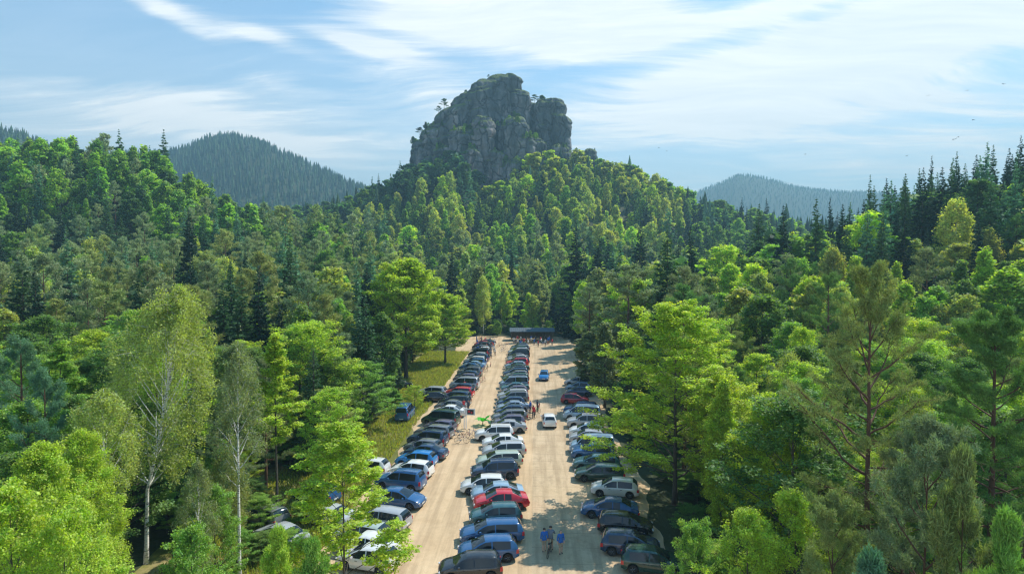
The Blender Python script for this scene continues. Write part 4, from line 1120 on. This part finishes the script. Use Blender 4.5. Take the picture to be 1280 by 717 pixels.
# two cars driving in the right aisle, the van and cars on the grass
x, y, _ = ground_at(687, 537); car('hatchback', 'white', x, y+1.6, PI/2+R(3), None, 2, 'white hatchback driving away along the right-hand aisle')
x, y, _ = ground_at(680.5, 477); car('hatchback', 'bright blue', x, y+1.6, -PI/2-R(4), None, 1, 'blue hatchback coming down the aisle with the shadow of trees around it')
x, y, _ = ground_at(501, 529); car('van', 'blue', x, y+2.0, PI/2, None, 2, 'blue van parked on the grass beside the small lime green bush')
for px, py, k, c_, r_, note in [(480, 478, 'estate', 'silver', 165, 'silver car under the large beech at the forest edge'), (497, 487, 'hatchback', 'black', 20, 'black car in the shade below the large beech trunk'),
        (538, 497, 'estate', 'silver', 170, 'silver car on the grass behind the left car row'), (546, 504, 'hatchback', 'black', 10, 'black car on the grass close to the left car row'), (341, 692, 'saloon', 'silver', 150, 'silver-blue car glimpsed under the trees beside the crooked birch'),
        (322, 664, 'hatchback', 'grey', 150, 'grey car almost hidden under the trees behind the crooked birch'), (402, 664, 'saloon', 'silver', 160, 'silver car seen through the leaves of the overhanging maple'),
        (388, 634, 'hatchback', 'blue', 160, 'blue car seen through the crown of the overhanging maple'), (455, 598, 'hatchback', 'white', 170, 'white car at the edge of the grass behind the left row')]:
    x, y, _ = ground_at(px, py); car(k, c_, x, y+.8, R(r_), None, 1, note)

# labels for the cars of the rows: colour, body style and neighbours
ORD = ['first', 'second', 'third', 'fourth', 'fifth', 'sixth', 'seventh', 'eighth', 'ninth', 'tenth', 'eleventh', 'twelfth']
STYLE = {'hatchback': 'hatchback', 'saloon': 'saloon', 'estate': 'estate car', 'suv': 'tall off-roader', 'van': 'minivan'}
for row in ('middle', 'left', 'right'):
    L_ = sorted([c_ for c_ in CARS if c_['row'] == row], key=lambda c_: c_['y']); used = {}
    for i, c_ in enumerate(L_):
        me_ = f"{c_['col']} {STYLE[c_['kind']]}"; cnt = sum(1 for d in L_ if (d['col'], d['kind']) == (c_['col'], c_['kind']))
        nb = L_[i-1] if i else None
        if cnt == 1: lab = f"the only {me_} parked in the {row} car row"
        else:
            k = used.get(me_, 0); used[me_] = k+1
            lab = f"{me_} in the {row} car row" + (f" beyond a {nb['col']} {STYLE[nb['kind']]}" if nb else ', the nearest one')
            if any(d.get('label') == lab for d in L_): lab = f"{me_} in the {row} car row, {ORD[min(k, 11)]} such from the near end"
        c_['label'] = lab
        props(c_['o'], lab, 'car', c_['group'])
for c_ in CARS:
    if c_['row'] is None: props(c_['o'], c_['note'], 'van' if c_['kind'] == 'van' else 'car', 'cars parked on the grass under the trees' if 'aisle' not in c_['note'] else None)
print('cars', len(CARS))
NTH = lambda n: ORD[n] if n < 12 else f"{n+1}{'st' if (n+1) % 10 == 1 and n != 10 else 'nd' if (n+1) % 10 == 2 and n != 11 else 'rd' if (n+1) % 10 == 3 and n != 12 else 'th'}"

# ------------------------------------------------------------------ people
M_SKIN = simple('skin', (.55, .34, .25), .6); M_HAIR = simple('hair', (.05, .035, .025), .7); M_EYE = simple('eye', (.05, .05, .06), .3)
M_SHOE = simple('shoe', (.03, .03, .035), .7)
def cloth(name, c): return simple(name, c, .85, var=.25, scale=14)
M_JBLUE = cloth('blue jacket', (.02, .13, .48)); M_JDARK = cloth('dark jacket', (.05, .06, .09)); M_JGREY = cloth('slate top', (.13, .17, .23)); M_RED = cloth('red jacket', (.60, .04, .05)); M_WHITE = cloth('white shirt', (.7, .7, .7))
M_TROU = cloth('dark trousers', (.04, .045, .06)); M_SHORT = cloth('beige shorts', (.35, .28, .20))
def body_mesh(arm_l, arm_r, stride, mtrou, bare):
    """arm_*: list of three points shoulder->elbow->wrist (relative), stride: half step"""
    V = []; E = []; Rr = []
    def ch(pts, rad, start=None):
        p = start
        for q, r in zip(pts, rad):
            V.append(q); Rr.append(r); i = len(V)-1
            if p is not None: E.append((p, i))
            p = i
        return p
    ch([(0, 0, .95)], [.135]); sp = ch([(0, .0, 1.08), (0, .01, 1.22), (0, .01, 1.38), (0, .0, 1.47)], [.125, .14, .135, .07], 0); chest = 3
    head = ch([(0, -.01, 1.55), (0, -.02, 1.64), (0, -.015, 1.72)], [.06, .088, .075], sp)
    ch([(0, -.105, 1.635)], [.018], head-1)
    for s in (-1, 1): ch([(s*.09, 0, 1.64)], [.02], head-1)
    for s, arm in ((-1, arm_l), (1, arm_r)):
        sh = ch([(s*.19, .01, 1.41)], [.062], chest)
        a, b = Vector(arm[0]), Vector(arm[1]); p0 = Vector((s*.19, .01, 1.41)); el = p0+a; wr = el+b
        k = ch([tuple(p0.lerp(el, .5)), tuple(el), tuple(el.lerp(wr, .5)), tuple(wr)], [.05, .042, .036, .027], sh)
        d = b.normalized(); side = d.cross(Vector((0, 1, 0) if abs(d.y) < .8 else (0, 0, 1))).normalized()
        palm = ch([tuple(wr+d*.05)], [.032], k)
        for f in range(4):
            o = side*(f-1.5)*.021; l = (.060, .075, .070, .052)[f]
            ch([tuple(wr+d*.09+o), tuple(wr+d*(.09+l*.6)+o+Vector((0, -.006, 0))), tuple(wr+d*(.09+l)+o+Vector((0, -.02, 0)))], [.010, .009, .008], palm)
        ch([tuple(wr+d*.04+side*.04+Vector((0, -.015, 0))), tuple(wr+d*.085+side*.055+Vector((0, -.03, 0)))], [.011, .009], palm-0)
    for s in (-1, 1):
        y1 = s*stride
        ch([(s*.10, 0, .90), (s*.105, -.02+y1*.45, .70), (s*.105, -.03+y1*.7, .50), (s*.105, -.0+y1*.95, .30), (s*.105, .02+y1, .10), (s*.105, .01+y1, .045), (s*.115, -.13+y1, .035)], [.098, .082, .062, .055, .04, .042, .036], 0)
    me = bpy.data.meshes.new('skel'); me.from_pydata(V, E, []); o = bpy.data.objects.new('skel', me); COL.objects.link(o)
    bm = bmesh.new(); bm.from_mesh(me); bm.verts.layers.skin.verify(); bm.to_mesh(me); bm.free()
    sk = o.modifiers.new('s', 'SKIN'); sk.use_smooth_shade = True
    for i, r in enumerate(Rr): me.skin_vertices[0].data[i].radius = (r, r); me.skin_vertices[0].data[i].use_root = (i == 0)
    sb = o.modifiers.new('u', 'SUBSURF'); sb.levels = 2; sb.render_levels = 2
    dg = bpy.context.evaluated_depsgraph_get(); out = bpy.data.meshes.new_from_object(o.evaluated_get(dg))
    bpy.data.objects.remove(o)
    out.materials.clear()
    for m in (M_SKIN, mtrou, M_SHOE): out.materials.append(m)
    for p in out.polygons:
        z = p.center.z; x = abs(p.center.x)
        p.material_index = 2 if z < .085 else 1 if ((.50 if bare else .085) <= z < 1.0 and x < .22) else 0
        p.use_smooth = True
    # clothing shell over torso and arms, hair shell
    def shell(test, d, mat, name):
        bm = bmesh.new(); bm.from_mesh(out); bm.normal_update()
        dl = [f for f in bm.faces if not test(f.calc_center_median())]
        bmesh.ops.delete(bm, geom=dl, context='FACES')
        for v in bm.verts: v.co += v.normal*d
        m2 = bpy.data.meshes.new(name); bm.to_mesh(m2); bm.free(); m2.materials.clear(); m2.materials.append(mat)
        for p in m2.polygons: p.material_index = 0
        return m2
    wl = (Vector((-.19, .01, 1.41))+Vector(arm_l[0])+Vector(arm_l[1])); wr_ = (Vector((.19, .01, 1.41))+Vector(arm_r[0])+Vector(arm_r[1]))
    tors = lambda c: c.z < 1.50 and c.z > .86 and (abs(c.x) < .17 or True) and (c-wl).length > .10 and (c-wr_).length > .10 and not (c.z < .95 and abs(c.x) > .17)
    hair = lambda c: c.z > 1.60 and (c.y > -.03 or c.z > 1.72)
    ey = MB()
    for s in (-1, 1): ey.lathe([(.004, -.010), (.011, 0), (.004, .010)], (s*.032, -.098, 1.665), n=6)
    return out, shell, tors, hair, ey.mesh('eye', M_EYE)
PB = {}
def person(x, y, rz, jmat, label, mtrou=None, pose='stand', bare=False, h=1.75, hairm=None, group=None):
    mtrou = mtrou or M_TROU; key = (pose, mtrou.name, bare)
    if key not in PB:
        arms = {'stand': (((-.06, .02, -.28), (.0, -.05, -.24)), ((.06, .02, -.28), (.0, -.05, -.24))),
                'push': (((-.05, -.16, -.22), (.02, -.22, -.10)), ((.05, -.12, -.24), (-.02, -.23, -.08))),
                'point': (((-.05, .02, -.28), (.0, -.06, -.24)), ((.10, -.20, -.12), (.05, -.22, .02)))}[pose]
        PB[key] = body_mesh(arms[0], arms[1], {'stand': .05, 'push': .14, 'point': .09}[pose], mtrou, bare)
    body, shell, tors, hair, eyes = PB[key]
    e = empty('person', (x, y, .018), rz); s = h/1.78; e.scale = (s, s, s)
    obj('body', body, e); obj('jacket' if jmat is not M_WHITE else 'shirt', shell(tors, .018, jmat, 'jacket'), e)
    obj('hair', shell(hair, .014, hairm or M_HAIR, 'hair'), e); obj('eyes', eyes, e)
    props(e, label, 'person', group); return e

# ------------------------------------------------------------------ bicycles
def bike_parts(single=False):
    fr = MB(); fr.tube([(-.45, 0, .34), (-.12, 0, .30), (.40, 0, .78), (-.20, 0, .80), (-.12, 0, .30)], .018, 6); fr.tube([(-.45, 0, .34), (-.19, 0, .78)], .012, 5); fr.tube([(-.20, 0, .80), (-.23, 0, .93)], .014, 6)
    fk = MB()
    for s in (-.05, .05): fk.tube([(.40, s*.4, .78), (.47, s, .60), (.56, s, .34)], .012, 5)
    hb = MB(); hb.tube([(.40, 0, .76), (.36, 0, .98)], .014, 6); hb.tube([(.30, -.28, 1.0), (.38, -.1, .99), (.38, .1, .99), (.30, .28, 1.0)], .013, 6)
    sd_ = MB(); sd_.box((-.25, 0, .95), (.26, .14, .05), top=.75)
    def wheel(cx):
        w = MB(); n = 22; pts = [(cx+.335*math.cos(2*PI*k/n), 0, .34+.335*math.sin(2*PI*k/n)) for k in range(n+1)]; w.tube(pts, .018, 5, cap=False)
        for k in range(10): a = 2*PI*k/10; w.tube([(cx, .02, .34), (cx+.32*math.cos(a), 0, .34+.32*math.sin(a))], .0035, 3)
        return w
    cr = MB(); cr.lathe([(.09, -.004), (.09, .004)], (-.12, .05, .30), axis='y', n=12); cr.tube([(-.12, .07, .30), (-.05, .07, .16), (-.05, .15, .16)], .010, 5); cr.tube([(-.12, -.05, .30), (-.19, -.05, .44), (-.19, -.13, .44)], .010, 5)
    return fr, fk, hb, sd_, wheel(-.45), wheel(.56), cr
def paint_simple():
    m, nt, out = new_mat('bicycle enamel'); b = N(nt, 'ShaderNodeBsdfPrincipled'); oi = N(nt, 'ShaderNodeObjectInfo')
    nt.links.new(oi.outputs['Color'], b.inputs['Base Color']); b.inputs['Roughness'].default_value = .35; nt.links.new(b.outputs[0], out.inputs[0]); return m
M_BIKE = paint_simple()
fr, fk, hb, sd_, w1, w2, cr = bike_parts()
BK = dict(frame=fr.mesh('frame', M_BIKE, True), fork=fk.mesh('fork', M_BIKE, True), handlebar=hb.mesh('handlebar', M_DARK, True), saddle=sd_.mesh('saddle', M_DARK), rear=w1.mesh('wheel', M_TYRE, True), front=w2.mesh('wheel', M_TYRE, True), crank=cr.mesh('crank', M_METAL))
one = MB()
for q, mi in ((fr, 0), (fk, 0), (hb, 1), (sd_, 1), (w1, 1), (w2, 1), (cr, 1)):
    b = len(one.v); one.v += q.v; one.f += [tuple(i+b for i in f) for f in q.f]; one.m += [mi]*len(q.f)
BIKE1 = one.mesh('bicycle', [M_BIKE, M_TYRE])
BCOL = {'red': (.55, .03, .03), 'blue': (.03, .12, .45), 'black': (.03, .03, .03), 'white': (.7, .7, .7), 'green': (.05, .3, .08), 'yellow': (.6, .45, .04), 'orange': (.6, .2, .03)}
BIKES = []
def bicycle(x, y, rz, colour, where, parts=False, tilt=.12, label=None):
    if parts:
        e = empty('bicycle', (x, y, .02), rz); e.rotation_euler = (tilt, 0, rz)
        for k in ('frame', 'fork', 'handlebar', 'saddle', 'crank'): obj(k, BK[k], e, color=BCOL[colour])
        obj('wheel', BK['rear'], e); obj('wheel', BK['front'], e)
    else: e = obj('bicycle', BIKE1, None, (x, y, .02), (tilt, 0, rz), BCOL[colour])
    BIKES.append((e, colour, where, label)); return e

x, y, _ = ground_at(681, 695); person(x, y, R(195), M_JBLUE, 'person in a blue jacket and shorts standing beside the bicycle in the aisle', mtrou=M_SHORT, bare=True, pose='stand', h=1.72)
x, y, _ = ground_at(689, 694); person(x, y, R(170), M_JGREY, 'person in a slate grey top holding a bicycle in the right aisle', mtrou=M_SHORT, bare=True, pose='push', h=1.82)
x, y, _ = ground_at(687.5, 700); bicycle(x, y, R(75), 'black', '', True, .05, 'bicycle held by the person in a slate grey top')
x, y, _ = ground_at(702, 698); person(x, y, R(20), M_JBLUE, 'person in a bright blue rain cape and bare legs walking away', mtrou=M_SHORT, pose='stand', bare=True, h=1.7)
bcs = list(BCOL)
def cluster(pts, where, rz0, parts=False):
    for px, py in pts:
        x, y, _ = ground_at(px, py); bicycle(x, y, rz0+random.uniform(-.5, .5), random.choice(bcs), where, parts, random.uniform(-.2, .2))
cluster([(657, 524), (661, 520), (664, 526), (668, 522), (671, 519), (665, 514), (673, 513)], 'in the cluster of bikes beside the middle car row', R(60), True)
cluster([(568, 549), (573, 545), (580, 551), (576, 556), (588, 548), (597, 551)], 'on the sand below the notice board', R(20), True)
cluster([(608, 462), (609, 465), (613, 459), (602, 470), (600, 474), (597, 478), (604, 466), (606, 456), (609, 452), (611, 447), (612, 443), (597, 486), (593, 490), (604, 478)], 'at the tails of the left car row', R(70), True)
cluster([(600+(i*7) % 21+random.uniform(-1, 1), 424+i*.85) for i in range(20)], 'in the crowd of bikes past the far end of the left row', R(40))
cluster([(643+i*1.9, 428+random.uniform(-1.5, 4)) for i in range(26)], 'parked in front of the far shelter', R(80))
cluster([(625, 434), (630, 437), (634, 432), (628, 441)], 'standing in the far end of the left aisle', R(10))
cnt = {}
for e, c_, w_, lab in BIKES:
    if lab: props(e, lab, 'bicycle'); continue
    k = cnt.get((c_, w_), 0); cnt[c_, w_] = k+1; tot = sum(1 for b in BIKES if b[1] == c_ and b[2] == w_)
    props(e, f"{c_} bicycle {w_}" + (f", {NTH(k)}" if tot > 1 else ''), 'bicycle', 'bicycles '+w_)
def folk(px, py, m, lab, **k):
    x, y, _ = ground_at(px, py); person(x, y, R(random.uniform(0, 360)), m, lab, **k)
folk(667, 524, M_RED, 'person in a red top among the bicycles beside the middle car row', pose='point')
folk(663, 517, M_JBLUE, 'person in blue among the bicycles beside the middle car row')
folk(672, 516, M_JDARK, 'person in dark clothes at the rear of the bicycle cluster')
folk(579, 516, M_RED, 'person in a red jacket standing behind the notice board', pose='point')
folk(585, 517, M_JDARK, 'person in dark clothes right behind the notice board')
folk(580, 490, M_RED, 'person in red at the tail of the dark blue car beside the parked bicycles')
folk(592, 487, M_RED, 'second person in red, nearer the aisle than the one by the dark blue car')
for i, (px, m, t) in enumerate([(647, M_RED, 'red'), (651, M_WHITE, 'white'), (658, M_JDARK, 'dark clothes'), (664, M_JBLUE, 'blue'), (670, M_JDARK, 'dark clothes'), (676, M_RED, 'red'), (682, M_JDARK, 'dark clothes'), (687, M_JBLUE, 'blue')]):
    folk(px, 427.5+(i % 3)*.7, m, ['person in red at the left post of the far shelter', 'person in a white shirt under the left half of the far shelter', 'person in dark clothes left of the middle of the far shelter', 'person in blue at the middle of the far shelter',
         'person in dark clothes just right of the middle of the far shelter', 'person in red under the right half of the far shelter', 'person in dark clothes near the right end of the far shelter', 'person in blue at the right end post of the far shelter'][i], pose=('stand', 'point')[i % 2])

far = []
for i in range(24):
    px = 596+(i*5.3) % 26+random.uniform(-.8, .8); py = 428+i*.9
    m, t = ((M_JBLUE, 'blue'), (M_RED, 'red'), (M_WHITE, 'white'), (M_JDARK, 'dark clothes'), (M_JGREY, 'slate grey'))[(i*3) % 5]; far.append((py, px, m, t))
for i, (py, px, m, t) in enumerate(far): folk(px, py, m, f"person in {t} in the crowd past the left row, {ORD[i] if i < 12 else NTH(i)} counted towards the viewer", pose=('stand', 'point', 'push')[i % 3])

for i in range(12):
    px = 642+i*4.4+random.uniform(-.6, .6); m, t_ = ((M_WHITE, 'white'), (M_RED, 'red'), (M_JBLUE, 'blue'), (M_WHITE, 'white'))[(i*3) % 4]
    folk(px, 430+(i*7) % 5, m, f"person in {t_} in front of the far shelter, {NTH(i)} from left there", pose=('point', 'stand', 'push')[i % 3], h=1.8)

# ------------------------------------------------------------------ shelter, notice board, plant, birds
M_WOOD = simple('weathered wood', (.16, .11, .07), .8, scale=3, var=.4); M_ROOF = simple('grey-blue roof sheet', (.06, .09, .11), .6, scale=1.5, var=.3); M_WHITEP = simple('white paint', (.72, .73, .74), .5)
x, y, _ = ground_at(665, 425); sh = empty('shelter', (x, y, .01), YAW); props(sh, 'long open timber shelter with a blue-grey roof at the far end of the car park', 'shelter')
W2, D2 = 5.6, 1.9
r = MB()
for s in (1, -1):
    r.add([(-W2-.3, 0, 3.25), (W2+.3, 0, 3.25), (W2+.3, s*(D2+.5), 2.45), (-W2-.3, s*(D2+.5), 2.45), (-W2-.3, 0, 3.17), (W2+.3, 0, 3.17), (W2+.3, s*(D2+.5), 2.37), (-W2-.3, s*(D2+.5), 2.37)],
          [(0, 1, 2, 3), (4, 7, 6, 5), (2, 1, 5, 6), (3, 2, 6, 7), (0, 3, 7, 4)])
for i in range(24):
    xx = -W2-.2+i*(2*W2+.4)/23
    for s in (1, -1): r.tube([(xx, s*.02, 3.27), (xx, s*(D2+.5), 2.47)], .02, 4)
obj('roof', r.mesh('roof', M_ROOF), sh)
for i in range(5):
    for s in (1, -1):
        p = MB(); p.box((-W2+.1+i*(2*W2-.2)/4, s*D2, 1.24), (.14, .14, 2.48)); obj('post', p.mesh('post', M_WOOD), sh)
p = MB(); p.box((0, -D2, 2.36), (2*W2, .10, .18)); p.box((0, D2, 2.36), (2*W2, .10, .18)); obj('beam', p.mesh('beam', M_WOOD), sh)
p = MB()
for i in range(30): p.box((-W2+.2+i*(2*W2-.4)/29, D2-.06, 1.2), (.34, .03, 2.2))
obj('back_wall', p.mesh('back_wall', M_WOOD), sh)

x, y, _ = ground_at(584, 537.5); nb = empty('notice_board', (x, y, .01), YAW+R(-6)); props(nb, 'white-framed notice board on a tall post at the edge of the left aisle', 'sign')
p = MB(); p.box((-.18, 0, 1.25), (.10, .10, 2.5)); p.box((-.42, 0, 1.25), (.10, .10, 2.5)); obj('post', p.mesh('post', M_WHITEP), nb)
p = MB(); p.box((.30, 0, 2.08), (1.25, .06, .78)); obj('board', p.mesh('board', M_WHITEP), nb)
p = MB(); p.box((.36, -.036, 2.08), (.80, .010, .56)); obj('poster', p.mesh('poster', M_DARK), nb)
p = MB(); p.box((.18, -.045, 2.14), (.24, .008, .26)); p.box((.50, -.045, 2.02), (.18, .008, .20)); obj('picture_patch', p.mesh('picture_patch', M_RED), nb)
p = MB(); p.box((-.30, 0, 2.52), (.5, .16, .06)); obj('cap', p.mesh('cap', M_WHITEP), nb)

m_gp, nt, out = new_mat('bright green sheet'); b_ = N(nt, 'ShaderNodeBsdfPrincipled'); b_.inputs['Base Color'].default_value = (.04, .42, .03, 1); b_.inputs['Roughness'].default_value = .5
t_ = N(nt, 'ShaderNodeBsdfTranslucent'); t_.inputs[0].default_value = (.06, .6, .03, 1); mx = N(nt, 'ShaderNodeMixShader'); mx.inputs[0].default_value = .4
nt.links.new(b_.outputs[0], mx.inputs[1]); nt.links.new(t_.outputs[0], mx.inputs[2]); nt.links.new(mx.outputs[0], out.inputs[0])
x, y, _ = ground_at(603, 533); pl = empty('plant', (x, y, .01)); props(pl, 'vivid green broad-leaved plant standing between the notice board and the white cars', 'plant')
st = MB(); st.tube([(0, 0, 0), (.02, 0, .35), (0, .02, .6)], [.08, .06, .04], 6); obj('stem', st.mesh('stem', M_WOOD), pl)
for k in range(9):
    a = k*2.4; lf = MB(); n = 6; V = []; tilt = .5+.5*(k % 3)/2
    for i in range(n+1):
        t = i/n; rr = .15+.85*t*1.0; z = .5+1.1*t*tilt-.75*t*t*(1.1-tilt*.5); wv = .30*math.sin(PI*min(1, t*.9+.08))
        for s, dz in ((-1, .05), (0, 0), (1, .05)): V.append((rr*math.cos(a)-s*wv*math.sin(a), rr*math.sin(a)+s*wv*math.cos(a), z+dz+s*0))
    lf.add(V, [(i*3+j, i*3+j+1, i*3+j+4, i*3+j+3) for i in range(n) for j in range(2)]); obj('leaf', lf.mesh('leaf', m_gp, True), pl)

for i, (px, py, D) in enumerate([(1155, 122, 260), (1203, 116, 250), (1190, 175, 240), (1187, 176, 244), (1211, 152, 230), (1130, 196, 260), (1004, 194, 300), (832, 190, 320), (822, 186, 330), (1247, 108, 220), (1193, 173, 236)]):
    x, y, _ = at(px, D); z = top_z(py, D); b = MB()
    b.tube([(-.22, 0, 0), (-.1, 0, .01), (.1, 0, .02), (.26, 0, .01)], [.02, .07, .07, .015], 6)
    for s in (-1, 1): b.add([(-.08, 0, .03), (.10, 0, .03), (.08, s*.35, .16), (-.08, s*.38, .15), (-.04, s*.8, .04), (-.12, s*.8, .03)], [(0, 1, 2, 3), (3, 2, 4, 5), (3, 2, 1, 0), (5, 4, 2, 3)][:2])
    b.add([(-.2, -.03, .01), (-.2, .03, .01), (-.42, .08, .0), (-.42, -.08, .0)], [(0, 1, 2, 3)])
    o = obj('bird', b.mesh('bird', M_DARK), loc=(x, y, z), rot=(0, .1, random.uniform(0, 6.28))); o.scale = (1.3,)*3
    props(o, f"small dark bird gliding high above the {'right ridge' if px > 1100 else 'farthest hill'}, " + ['highest of the loose flock', 'above the tallest crest spruce', 'lower middle of the flock', 'lowest left of the close trio', 'alone near the photo edge', 'lowest left of the flock', 'alone in open sky', 'right one of a pair', 'left one of a pair', 'rightmost one', 'top of the close trio'][i], 'bird', 'birds in the sky')

# ------------------------------------------------------------------ grass tufts on the verge and strip
def grass_patch(name, label, n, fn, mat, col):
    rng = np.random.default_rng(5); XY = np.array([fn(rng) for _ in range(n)]); m = len(XY)
    hgt = rng.uniform(.10, .38, m); a = rng.uniform(0, 6.28, m); w = rng.uniform(.03, .07, m); tx, ty = rng.normal(0, .10, (2, m))
    base = np.stack([XY[:, 0], XY[:, 1], np.full(m, .015)], 1); s = np.stack([np.cos(a)*w, np.sin(a)*w, np.zeros(m)], 1); t = base+np.stack([tx, ty, hgt], 1)
    V = np.stack([base-s, base+s, t+s*.3, t-s*.3], 1).reshape(-1, 3); T = np.repeat(rng.uniform(.5, 1.1, (m, 1))*np.array([[1, 1, 1]])+rng.normal(0, .08, (m, 3)), 4, 0).clip(.05, 1)
    o = obj(name, np_mesh(name, V, np.arange(4*m).reshape(m, 4), mat, T), color=col); props(o, label, 'grass', None, 'stuff')
grass_patch('grass', 'sunlit yellow-green grass left of the left car row', 60000, lambda r: (r.uniform(-24.5, -14.8)+0*r.random(), r.uniform(20, 138)), M_LEAF, (.42, .44, .09))

# ------------------------------------------------------------------ labels of the trees
def zone_of(px, D):
    if D < 75: return 'in the left foreground wood' if px < 470 else 'in the right foreground wood'
    if D < 190:
        if px < 200: return 'left of the forked birch top'
        if px < 400: return 'between birch and large beech'
        if px < 580: return 'around the large beech'
        if px < 712: return 'behind the far shelter'
        if px < 880: return 'behind the big maple'
        if px < 1080: return 'left of the Scots pine top'
        return 'on the right ridge'
    if D < 330:
        if px < 140: return 'on the far left hillside'
        if px < 340: return 'on the near left hill'
        if px < 560: return 'in the hollow left of the rock hill'
        if px < 860: return 'at the foot of the rock hill'
        return 'behind the right ridge'
    if px < 500: return 'on the ridge left of the rock'
    if px < 600: return 'below the left rock edge'
    if px < 700: return 'straight below the rock'
    if px < 800: return 'below the small rock knob'
    return 'right of the rock hill'
from collections import defaultdict
zn = defaultdict(list)
for t in TREES: zn[zone_of(t['px'], t['D'])].append(t)
for z, L_ in zn.items():
    ys = sorted(t['py'] for t in L_ if not t['label']) or [0]
    a, b = ys[len(ys)//3], ys[2*len(ys)//3]
    cell = defaultdict(list)
    for t in L_:
        if t['zone'] == 'crest': continue
        band = 'high' if t['py'] < a else 'low' if t['py'] > b else 'midway'
        if t['label'] is None: cell[t['kind'], t['shade'], band].append(t)
    for (k, sh_, band), M_ in cell.items():
        M_.sort(key=lambda t: t['px'])
        for i, t in enumerate(M_):
            t['label'] = f"{sh_} {KIND[k][1]} {band} {z}".replace('very dark', 'blackish') + ('' if len(M_) == 1 else f", {NTH(i)} from left")
    for t in L_: t['zn'] = z
CR_ = sorted([t for t in TREES if t['zone'] == 'crest'], key=lambda t: t['px'])
for i, t in enumerate(CR_): t['label'] = f"tall dark spruce against the sky on the right ridge crest, {NTH(i)} from left"
plural = {'broad': 'broadleaf trees', 'birch': 'birches', 'pine': 'pines', 'spruce': 'spruces', 'bush': 'bushes'}
for t in TREES: props(t['o'], t['label'], KIND[t['kind']][1], f"{plural[t['kind']]} {t.get('zn', 'on the right ridge')}")

# ------------------------------------------------------------------ camera and render settings
cam = bpy.data.cameras.new('camera'); cam.sensor_width = 36; cam.lens = 36*F/1280; cam.clip_end = 12000; cam.clip_start = .3
co = bpy.data.objects.new('camera', cam); link(co); co.location = (0, 0, HC); co.rotation_euler = (R(90)-PITCH, 0, YAW)
scene.camera = co
vs = scene.view_settings; vs.view_transform = 'Standard'; vs.look = 'None'; vs.exposure = .62; vs.gamma = 1
c = scene.cycles; c.max_bounces = 8; c.diffuse_bounces = 5; c.glossy_bounces = 3; c.transmission_bounces = 4; c.volume_bounces = 0; c.transparent_max_bounces = 4
c.use_denoising = True; c.denoiser = 'OPENIMAGEDENOISE'; c.denoising_prefilter = 'ACCURATE'; c.sample_clamp_indirect = 4; c.use_adaptive_sampling = False; c.pixel_filter_type = 'BLACKMAN_HARRIS'; c.filter_width = 1.3
scene.render.film_transparent = False
